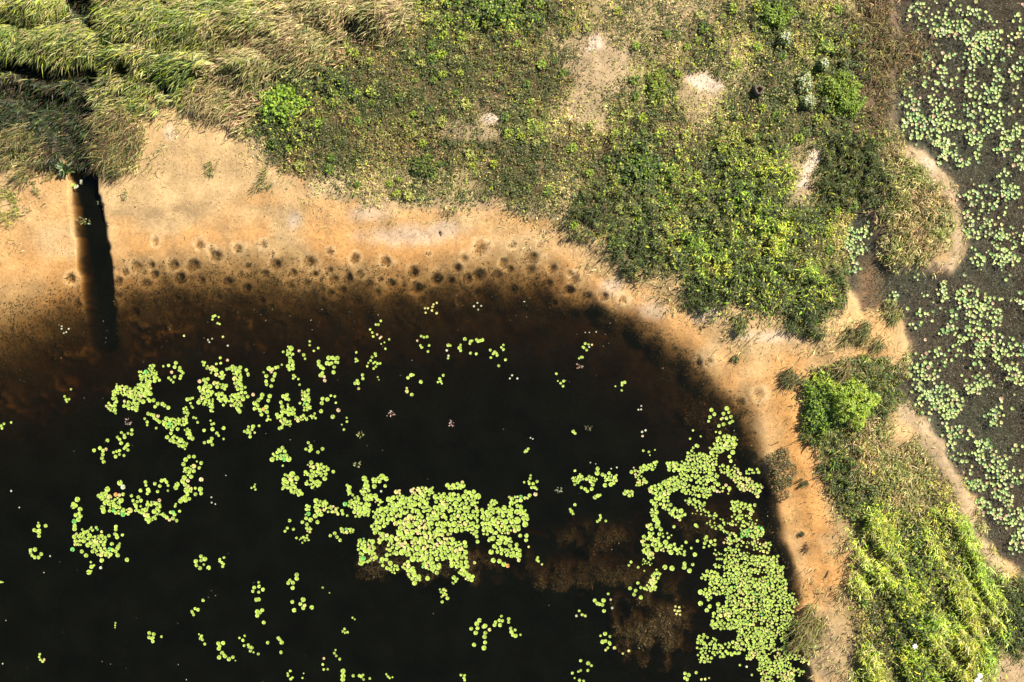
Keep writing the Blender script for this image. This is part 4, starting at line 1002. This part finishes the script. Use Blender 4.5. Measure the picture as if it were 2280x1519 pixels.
MPL = [((2150, 70), 'in the dense marsh patch by the upper right corner'), ((2220, 150), 'on the right edge of the marsh below the corner patch'), ((2050, 30), 'in the loose marsh group beside the brown rushes'),
       ((2060, 220), 'in the marsh along the brown rushes'), ((2070, 290), 'in the marsh mat above the tan sand tongue'), ((2170, 270), 'in the marsh right of the mat above the sand tongue'), ((2255, 400), 'on the right marsh edge level with the sand tongue'),
       ((2170, 440), 'in the marsh beside the grassy island'), ((2210, 540), 'in the bright marsh patch right of the grassy island'), ((1900, 540), 'in the enclosed inlet left of the grassy island'),
       ((2150, 660), 'in the marsh patch below the grassy island'), ((2020, 690), 'in the thin marsh group beside the sand neck'), ((2230, 800), 'in the dense marsh patch on the right edge'),
       ((2150, 760), 'in the straggling marsh group between the two dense patches'), ((2070, 850), 'in the marsh arc right of the bright bush'), ((2130, 930), 'at the low bend of the marsh arc'), ((2180, 1000), 'in the marsh below the arc'),
       ((2220, 1080), 'in the lower marsh patch by the tan bank'), ((2265, 1180), 'in the lowest marsh patch by the right edge')]
mord = sorted(range(len(ml)), key=lambda k: -ml[k][2] if ml[k][0] < 2274 and 4 < ml[k][1] < 1500 else 1)
MW = {'': 'pale green', 'y': 'yellow', 'p': 'pink brown', 'g': 'mid green', 'w': 'whitish'}
for k in mord[:290]:
    px, py, r, c = ml[k]
    x, y = W(px, py)
    place = min(MPL, key=lambda q: math.hypot(q[0][0] - px, q[0][1] - py))[1]
    link('floating_leaf', MMESH[c][k % 3], label='small %s floating leaf %s' % (MW[c], place), category='water plant', group='floating leaves ' + place,
         loc=(float(x), float(y), .01 + .04 * float(rng.random())), rot=(float(rng.normal(0, .16)), float(rng.normal(0, .16)), float(rng.uniform(0, 6.28))), scale=r / S)
v, f, s, c = pad_mass([ml[k] + (.16, .01 + .04 * rng.random()) for k in mord[290:]], MT)
link('small_floating_leaves', mesh('small_floating_leaves', v, f, s, c, M_PAD, True), kind='stuff', label='many smaller floating leaves covering the marsh water', category='water plants')

# ------------------------------------------------------------------ plants and pieces that stand out one by one


def root(name, px, py, label, category, group=None, dz=0.0, rot=0):
    x, y = W(px, py)
    z = float(terrain(np.array([px]), np.array([py]))[0])
    return link(name, None, label=label, category=category, group=group, loc=(float(x), float(y), max(z, 0) + dz), rot=(0, 0, rot))


def dome_leaves(n, rx, ry, h, L, Wd, cols, wts, out=.7, jit=.25, bumps=5):
    """leaf mass with lobes and gaps, base at the origin"""
    a = rng.uniform(0, 6.28, n); q = np.sqrt(rng.random(n))
    lob = 1 + .22 * np.sin(bumps * a + 1.3) * q + .12 * np.sin((bumps + 3) * a)
    x = rx * q * lob * np.cos(a); y = ry * q * lob * np.sin(a)
    z = h * np.sqrt(np.clip(1 - q ** 2, 0.02, 1)) * (.55 + .45 * rng.random(n) ** .5) * (.75 + .5 * vnoise(x * 5 + 9, y * 5 + 3))
    keep = vnoise(x * 7 + 50, y * 7 + 11) > .24
    P = np.stack((x, y, z), 1)[keep]; m = len(P)
    az = np.arctan2(P[:, 1], P[:, 0]) + rng.normal(0, .9, m)
    return leaves_arrays(P, az, rng.uniform(-.3, 1.0, m), L * np.exp(rng.normal(0, jit, m)), Wd * np.exp(rng.normal(0, jit, m)), palette(m, cols, wts), out)


def tuft_blades(n, r, L, Wd, cols, wts, lean=None, spread=.9, zbase=0, pitch=.85):
    cen = rng.normal(0, .5, (9, 2)) * r; k = rng.integers(0, 9, n)
    xy = cen[k] + rng.normal(0, .2, (n, 2)) * r
    a = np.arctan2(xy[:, 1], xy[:, 0])
    P = np.stack((xy[:, 0], xy[:, 1], np.full(n, zbase) * rng.random(n) * np.exp(-(np.hypot(xy[:, 0], xy[:, 1]) / r) ** 2)), 1)
    az = a + rng.normal(0, .4, n) if lean is None else lean + rng.normal(0, spread, n)
    return blades_arrays(P, az, rng.normal(pitch, .3, n), L * np.exp(rng.normal(0, .25, n)), Wd * np.exp(rng.normal(0, .2, n)), palette(n, cols, wts), .9)


def tube(points, radii, k=6):
    pts = np.array(points, float); n = len(pts)
    v = []
    for i in range(n):
        d = pts[min(i + 1, n - 1)] - pts[max(i - 1, 0)]; d /= np.linalg.norm(d) + 1e-9
        u = np.cross(d, (0, 0, 1.0) if abs(d[2]) < .9 else (1.0, 0, 0)); u /= np.linalg.norm(u); w = np.cross(d, u)
        for j in range(k):
            t = 2 * math.pi * j / k
            v.append(pts[i] + radii[i] * (math.cos(t) * u + math.sin(t) * w))
    f, s = [], []
    for i in range(n - 1):
        for j in range(k):
            f += [i * k + j, i * k + (j + 1) % k, (i + 1) * k + (j + 1) % k, (i + 1) * k + j]; s.append(4)
    f += list(range(k))[::-1]; s.append(k)
    f += list(range((n - 1) * k, n * k)); s.append(k)
    return np.array(v), np.array(f), np.array(s), np.full((len(v), 3), .1)


def part(name, arr, parent, mat=M_BLADE, **kw):
    return link(name, mesh(name, arr[0], arr[1], arr[2], arr[3], mat), parent, **kw)


def stems(parent, h, r, n=4):
    for i in range(n):
        a = 6.28 * i / n + rng.uniform(-.3, .3)
        e = (r * math.cos(a), r * math.sin(a), h)
        part('stem', tube([(0, 0, -.05), (e[0] * .4, e[1] * .4, h * .55), e], [.022, .016, .008]), parent, M_WOOD)


def bush(px, py, rx, ry, h, label, cols, wts, n=2600, L=.11, Wd=.04, name='bush', category='bush'):
    b = root(name, px, py, label, category, rot=0)
    stems(b, h * .7, min(rx, ry) * .5)
    part('foliage', dome_leaves(n, rx, ry, h, L, Wd, np.array(cols) * (1 if 'bright' in label else .72), wts), b, kind='stuff')
    return b


LB = (.24, .36, .03)
bush(1886, 893, .86, .92, 1.15, 'bright yellow green rounded bush behind the sand strip', (LB, YG, BR, PG), (5, 3, 3, 1), 3000)
bush(1822, 900, .62, 1.15, .55, 'dark green low bush on the left side of the bright rounded bush', (BR, GR, DG), (2, 4, 3), 2400, .13, .04)
bush(632, 240, .85, .70, .40, 'bright green broad leaved bush at the left end of the meadow', (BR, GR, LB, DG), (4, 4, 2, 2), 1300, .14, .09)
bush(1738, 1050, .45, .85, .55, 'brown and green bush leaning over the right shore of the pond', (BN, RB, OL, DG, TN), (3, 2, 2, 3, 1), 1500, .14, .03)
bush(1462, 195, .40, .60, .35, 'green leafy bush between the two bare patches of the meadow', (GR, BR, OL, YG), (3, 2, 2, 2), 800, .10, .05)
bush(1420, 380, .75, .55, .38, 'dark green leafy bush in the middle of the right meadow', (DG, GR, BR, OL), (4, 3, 1, 1), 1200, .12, .06)
bush(950, 372, .6, .4, .28, 'dark green low bush in the lower olive meadow', (DG, GR, OL), (3, 3, 2), 800, .11, .055)
bush(1100, 30, .9, .5, .45, 'green leafy bush cut by the top edge of the photo', (GR, DG, BR, PG), (3, 2, 2, 1), 1300, .12, .06)
bush(1925, 840, .8, .45, .7, 'dark brown and green bush behind the bright rounded bush', (DG, BN, GR, OL), (4, 3, 2, 2), 1500, .16, .035)
bush(395, 212, .32, .35, .5, 'small dark green bush at the edge of the reeds above the sand', (DG, GR), (4, 1), 700, .12, .04)
bush(1862, 200, .7, .6, .55, 'fresh green bush near the brown rushes', (BR, GR, YG, LB), (4, 3, 2, 1), 1200, .13, .045)
bush(1882, 232, .55, .5, .5, 'light green bush below the fresh green one by the rushes', (LB, BR, GR), (4, 3, 2), 900, .13, .05)
bush(1722, 38, .6, .5, .4, 'vivid green bush near the top edge right of centre', (BR, LB, GR), (4, 2, 3), 900, .12, .05)

# white flowering shrubs
for px, py, rx, ry, lab in ((1741, 92, .26, .30, 'white flowering shrub nearest the top of the right meadow'), (1786, 190, .30, .42, 'white flowering shrub with a dark shadow in the right meadow'),
                            (1792, 232, .28, .22, 'small white flowering shrub just below the other one in the right meadow'), (1826, 150, .18, .22, 'small pale flowering shrub beside the fresh green bush')):
    b = root('flowering_shrub', px, py, lab, 'shrub')
    stems(b, .3, .12, 3)
    part('foliage', dome_leaves(420, rx, ry, .5, .10, .045, (DG, GR, PG), (3, 2, 2)), b)
    part('blossoms', dome_leaves(170, rx * .85, ry * .85, .60, .075, .06, ((.50, .50, .36), (.42, .42, .26), (.33, .36, .15)), (2, 2, 2), .2), b)

# spiky plant standing in the mouth of the dark channel, each leaf its own piece
sp = root('spiky_plant', 154, 382, 'dark spiky rosette plant at the head of the dark channel', 'plant', dz=.03)
leaf_m = []
for i in range(6):
    t = np.linspace(0, 1, 5); L = .42
    mid = np.stack((L * t * (1 - .12 * t), 0 * t, .30 * np.sin(t * 2.0)), 1); w = .042 * np.sin(np.clip(t * 2.6 + .45, 0, 3.05))
    v = np.concatenate((mid + np.stack((0 * t, w, 0 * t + .012), 1), mid, mid + np.stack((0 * t, -w, 0 * t + .012), 1)))
    f, s = [], []
    for r0 in (0, 5):
        for k in range(4):
            f += [r0 + k, r0 + k + 1, r0 + 5 + k + 1, r0 + 5 + k]; s.append(4)
    base = np.array(((.07, .11, .03), (.11, .15, .05), (.05, .085, .025), (.16, .20, .09), (.30, .34, .22), (.07, .11, .03))[i])
    leaf_m.append(mesh('leaf', v, f, s, np.repeat(base[None], 15, 0) * np.linspace(.8, 1.3, 15)[:, None], M_PAD, True))
for i in range(44):
    sc = float(rng.uniform(.75, 1.45))
    link('leaf', leaf_m[i % 6], sp, rot=(0, float(-rng.uniform(-.1, .75)), i * 2.39996), scale=(sc, sc, sc), loc=(0, 0, .02 + .002 * i))
for k, (x, y, r, c) in enumerate(((161, 412, 4, ''), (166, 412, 3.5, ''), (172, 415, 3.6, 'w'), (181, 403, 3, 'w'), (181, 408, 3, 'w'), (168, 418, 3, 'w'))):
    wx, wy = W(x, y)
    link('lily_pad', PAD_MESH[c][k % 3], label='tiny %s lily pad in the dark channel below the spiky plant' % CW[c], category='lily pad', group='lily pads in the channel', loc=(float(wx), float(wy), .01 + .003 * k), rot=(0, 0, k), scale=r / S)
for px, py, lab in ((195, 494, 'pale water weed floating across the dark channel'), (226, 450, 'small leafy sprig on the right bank of the dark channel'), (178, 490, 'faint water weed by the left side of the channel')):
    b = root('water_weed', px, py, lab, 'water plant', dz=.01)
    part('leaves', dome_leaves(34, .15, .12, .05, .07, .025, (OL, (.3, .3, .2), DG), (2, 2, 1)), b)

# reed clumps and grass tufts that stand apart
sw = math.atan2(-.82, -.57)
for px, py, r, h, n, lab, cols, wts in ((285, 285, .95, .55, 1300, 'brown feathery reed clump on the sand right of the dark channel', (TN, BN, OL, RB, KH, DG), (3, 3, 2, 1.5, 2, 2)),
                                         (270, 345, .75, .4, 700, 'darker reed clump in front of the brown feathery one', (BN, OL, DG, TN, KH), (3, 3, 3, 2, 1)),
                                         (50, 325, .85, .45, 1000, 'brown green reed clump at the left edge above the sand', (OL, BN, KH, DG, TN), (3, 3, 2, 2, 2)),
                                         (470, 215, .7, .45, 800, 'straw coloured reed clump leaning over the top of the sand', (ST, TN, KH, BN), (3, 3, 2, 2)),
                                         (1800, 1392, .55, .4, 650, 'rough grass clump at the foot of the orange sand strip', (OL, BN, KH, TN, GR), (3, 2, 2, 2, 2)),
                                         (1768, 843, .42, .25, 330, 'dark weedy tuft on the sand at the narrow neck', (DG, BN, OL), (3, 3, 2)),
                                         (1925, 745, .55, .3, 500, 'dark grass tuft on the brown sand by the marsh', (BN, DG, OL, KH), (3, 3, 2, 2)),
                                         (1985, 690, .40, .3, 300, 'olive grass tuft at the edge of the marsh mud', (OL, KH, DG), (3, 2, 2)),
                                         (1880, 815, .5, .3, 400, 'broken dry grass tuft on the sand above the bright bush', (KH, BN, OL, TN), (2, 3, 2, 2)),
                                         (12, 425, .7, .12, 260, 'sparse green grass patch at the left edge of the sand', (GR, OL, ST, YG), (3, 3, 2, 2)),
                                         (30, 478, .6, .12, 200, 'lower sparse green grass patch at the left edge of the sand', (OL, ST, YG), (3, 2, 2)),
                                         (100, 395, .5, .10, 120, 'faint straw patch on the sand left of the spiky plant', (ST, OL), (3, 2)),
                                         (1785, 1076, .16, .12, 60, 'tiny dark tuft on the upper orange sand strip', (DG, BN), (2, 2)),
                                         (1785, 1187, .13, .10, 50, 'tiny dark tuft on the middle of the orange sand strip', (DG, BN), (2, 2)),
                                         (1793, 1220, .15, .10, 60, 'tiny brown tuft on the lower orange sand strip', (BN, RB), (2, 2)),
                                         (1638, 797, .15, .10, 60, 'tiny olive tuft on the sand west of the narrow neck', (OL, DG), (2, 2)),
                                         (475, 380, .3, .12, 90, 'thin olive tuft on the wide sand near the meadow', (OL, DG, ST), (2, 2, 1)),
                                         (590, 405, .4, .14, 130, 'thin dry tuft below the left end of the meadow', (OL, DG, ST), (2, 2, 1)),
                                         (287, 432, .2, .10, 60, 'thin pale tuft on the sand right of the channel', (ST, OL), (2, 2)),
                                         (88, 425, .18, .1, 60, 'thin green tuft on the sand left of the channel', (OL, ST), (2, 2)),
                                         (1650, 720, .4, .2, 260, 'thin dark tuft hanging over the pale sand', (DG, OL, KH), (3, 2, 2))):
    b = root('grass_tuft' if n < 700 else 'reed_clump', px, py, lab, 'grass tuft' if n < 700 else 'reed clump')
    part('blades', tuft_blades(n, r, min(.6, h * 1.5), .020, np.array(cols) * .8, wts, sw, .5, h * .7, .8), b, kind='stuff')

# reed mounds that read one by one at the upper left
for (px, py, rx, ry), lab in (((95, 22, 1.2, .55), 'arched mound of green reeds at the top left corner'), ((150, 100, 1.6, .75), 'broad khaki reed mound above the dark wet gap'), ((322, 55, 1.5, .9), 'tall green reed mound right of the open water gap'),
                              ((445, 70, 1.3, .9), 'khaki reed mound in the middle of the reed bed'), ((655, 85, 1.5, .9), 'dry golden reed mound at the right end of the reed bed'), ((565, 140, 1.1, .6), 'low golden reed mound above the sand edge')):
    b = root('reed_mound', px, py, lab, 'reed mound')
    n = int(1500 * rx * ry)
    a = rng.uniform(0, 6.28, n); q = np.sqrt(rng.random(n))
    P = np.stack((rx * q * np.cos(a), ry * q * np.sin(a), .72 * np.sqrt(np.clip(1 - q * q, .03, 1)) * (.6 + .4 * rng.random(n))), 1)
    dry = 'golden' in lab
    col = palette(n, (KH, YG, PG, GR, ST) if not dry else (ST, KH, TN, OL, PG), (4, 3, 2, 2, 1) if not dry else (4, 3, 2, 2, 1))
    az = (sw if px < 420 else math.atan2(-.6, -.8)) + rng.normal(0, .3, n) + .5 * P[:, 0] / rx
    part('blades', blades_arrays(P, az, rng.normal(.35, .25, n), .5 * np.exp(rng.normal(0, .25, n)), np.full(n, .026), col * .74, .7), b, kind='stuff')

# leafy weeds dotted over the meadow
weed_m = []; WC = ('bright', 'deep green', 'pale yellowish', 'vivid lime', 'dark', 'olive')
for i in range(6):
    cols, wts = (((BR, YG, GR), (2, 3, 1)), ((GR, DG, BR), (3, 2, 1)), ((YG, PG, OL), (3, 2, 2)), ((LB, BR, YG), (3, 2, 1)), ((DG, GR, BR), (2, 3, 1)), ((YG, OL, BR), (3, 1, 1)))[i]
    cols = np.array(cols) * .85
    a = dome_leaves(90, .17, .17, .20, .10, .05, cols, wts, bumps=3 + i % 3)
    weed_m.append(mesh('leafy_weed', a[0], a[1], a[2], a[3], M_BLADE))
WPL = [((700, 200), 'at the left end of the meadow'), ((850, 330), 'in the lower left of the meadow'), ((900, 150), 'in the upper left of the meadow'), ((1050, 120), 'in the upper middle of the meadow'), ((1150, 330), 'in the lower middle of the meadow'),
       ((1350, 330), 'below the bare patch in the meadow'), ((1400, 60), 'near the top of the meadow'), ((1500, 480), 'on the bank above the right shallows'), ((1620, 400), 'on the green slope right of the meadow'), ((1680, 560), 'low on the bright green slope'),
       ((1700, 180), 'in the pale meadow right of the bare white patch'), ((1850, 320), 'along the path to the inlet'), ((1950, 1250), 'on the left side of the long grass'), ((2120, 1350), 'in the middle of the long grass')]
cnt = 0; placed = []
while cnt < 230:
    px, py = rng.uniform(560, 2200), rng.uniform(10, 1500)
    c = chr(code_at(np.array([px]), np.array([py]))[0])
    if c not in 'mMgGyL' or samp(bare_m, np.array([px]), np.array([py]))[0] > .3 or samp(bald, np.array([px]), np.array([py]))[0] > .4:
        continue
    if rng.random() > {'m': .6, 'M': .7, 'g': .9, 'G': .6, 'y': .35, 'L': .25}[c] or any(math.hypot(px - a, py - b) < 22 for a, b in placed):
        continue
    placed.append((px, py)); k = int(rng.integers(6))
    place = min(WPL, key=lambda q: math.hypot(q[0][0] - px, q[0][1] - py))[1]
    x, y = W(px, py); z = float(terrain(np.array([px]), np.array([py]))[0])
    link('leafy_weed', weed_m[k], label=WC[k] + ' leafy weed clump ' + place, category='weed', group=WC[k] + ' leafy weeds ' + place,
         loc=(float(x), float(y), max(z, 0) + .05), rot=(0, 0, float(rng.uniform(0, 6.28))), scale=float(rng.uniform(.5, 1.05)))
    cnt += 1

# dead wood, stump, floating remains, white blooms
def stick(px0, py0, px1, py1, r, label, name='dead_branch', z=.12, category='branch'):
    x0, y0 = W(px0, py0); x1, y1 = W(px1, py1)
    z0 = float(terrain(np.array([px0]), np.array([py0]))[0])
    m = .5 * (x1 - x0), .5 * (y1 - y0)
    o = link(name, mesh(name, *tube([(0, 0, 0), (m[0] + .02, m[1] + .015, .03), (x1 - x0, y1 - y0, .01)], [r, r * .85, r * .5]), M_WOOD), label=label, category=category, loc=(float(x0), float(y0), max(z0, 0) + z))
    return o


stick(1612, 130, 1627, 92, .035, 'short dark dead branch on the pale grass above the white bare patch', z=.16)
stick(1652, 262, 1664, 240, .03, 'short dark twig on the grass right of the white bare patch', z=.16)
stick(806, 433, 870, 430, .02, 'thin straight twig lying along the upper sand edge', z=.05)
stick(908, 449, 970, 446, .02, 'thin twig lying on the sand edge under the meadow', z=.05)
stick(1700, 640, 1672, 668, .02, 'dead stalk poking out of the dark bank grass', z=.15)
stick(980, 515, 985, 524, .03, 'stubby dark twig on the pale sand above the pits', z=.03)
stick(1835, 1285, 1842, 1268, .03, 'short dark stick on the orange sand strip', z=.03)

st = root('tree_stump', 1683, 208, 'dark rotten stump in the pale grass of the right meadow', 'stump')
a = np.linspace(0, 6.28, 13)[:-1]
prof = [(.24, -.05), (.20, .12), (.17, .34), (.11, .35), (.09, .20)]
v = np.concatenate([np.stack((r * np.cos(a) * (1 + .15 * np.sin(3 * a)), r * np.sin(a) * (1.15 + .1 * np.cos(2 * a)), np.full(12, z) + .03 * np.sin(5 * a)), 1) for r, z in prof])
f, s = [], []
for i in range(4):
    for j in range(12):
        f += [i * 12 + j, i * 12 + (j + 1) % 12, (i + 1) * 12 + (j + 1) % 12, (i + 1) * 12 + j]; s.append(4)
f += list(range(48, 60)); s.append(12)
link('bark', mesh('bark', v, f, s, None, M_WOOD, True), st)

for px, py, lab, cols in ((1007, 943, 'curled pinkish dead leaf floating on the open dark water', ((.5, .3, .22), (.35, .18, .12), (.6, .5, .4))), (873, 921, 'small pinkish dead leaf floating left of the open water', ((.5, .3, .22), (.6, .5, .4))),
                          (802, 968, 'yellow water plant rosette on the dark water left of centre', ((.5, .46, .16), (.4, .42, .12))), (1310, 952, 'brownish sunken leaf cluster on the right dark water', ((.22, .18, .10), (.16, .15, .07))),
                          (1290, 815, 'reddish sunken twig cluster near the right shallows', ((.3, .16, .1), (.4, .3, .22))), (795, 1035, 'pale yellow water plant scrap above the central raft', ((.45, .42, .2), (.3, .32, .12))),
                          (1245, 1090, 'grey green sunken sprig right of the central raft', ((.2, .22, .12), (.25, .26, .14))), (285, 940, 'small faded leaf floating in the left of the pond', ((.45, .36, .3), (.3, .2, .16)))):
    b = root('floating_plant', px, py, lab, 'floating plant', dz=.008)
    part('leaves', dome_leaves(13, .10, .08, .02, .10, .05, np.array(cols) * .6, (1,) * len(cols), .1), b)

for px, py, r, lab in ((2157, 1503, .13, 'larger white bloom in the long grass at the bottom right'), (2163, 1491, .10, 'smaller white bloom just above the larger one at the bottom right'), (2021, 1427, .09, 'small white bloom in the long grass left of the bottom right blooms')):
    b = root('white_bloom', px, py, lab, 'flower', dz=.5)
    part('stem', tube([(0, 0, -.5), (.02, .01, -.2), (0, 0, 0)], [.012, .01, .008]), b, M_WOOD)
    pet = leaves_arrays(np.zeros((1, 3)), np.zeros(1), np.array([.25]), np.array([r * 1.25]), np.array([r * .8]), np.array([(.8, .78, .76)]), .3, np.zeros(1))
    pm = mesh('petal', pet[0], pet[1], pet[2], pet[3], M_PAD)
    for i in range(7):
        link('petal', pm, b, rot=(0, 0, i * 6.283 / 7 + r), loc=(0, 0, .002 * i))
print('objects', len(scene.objects))
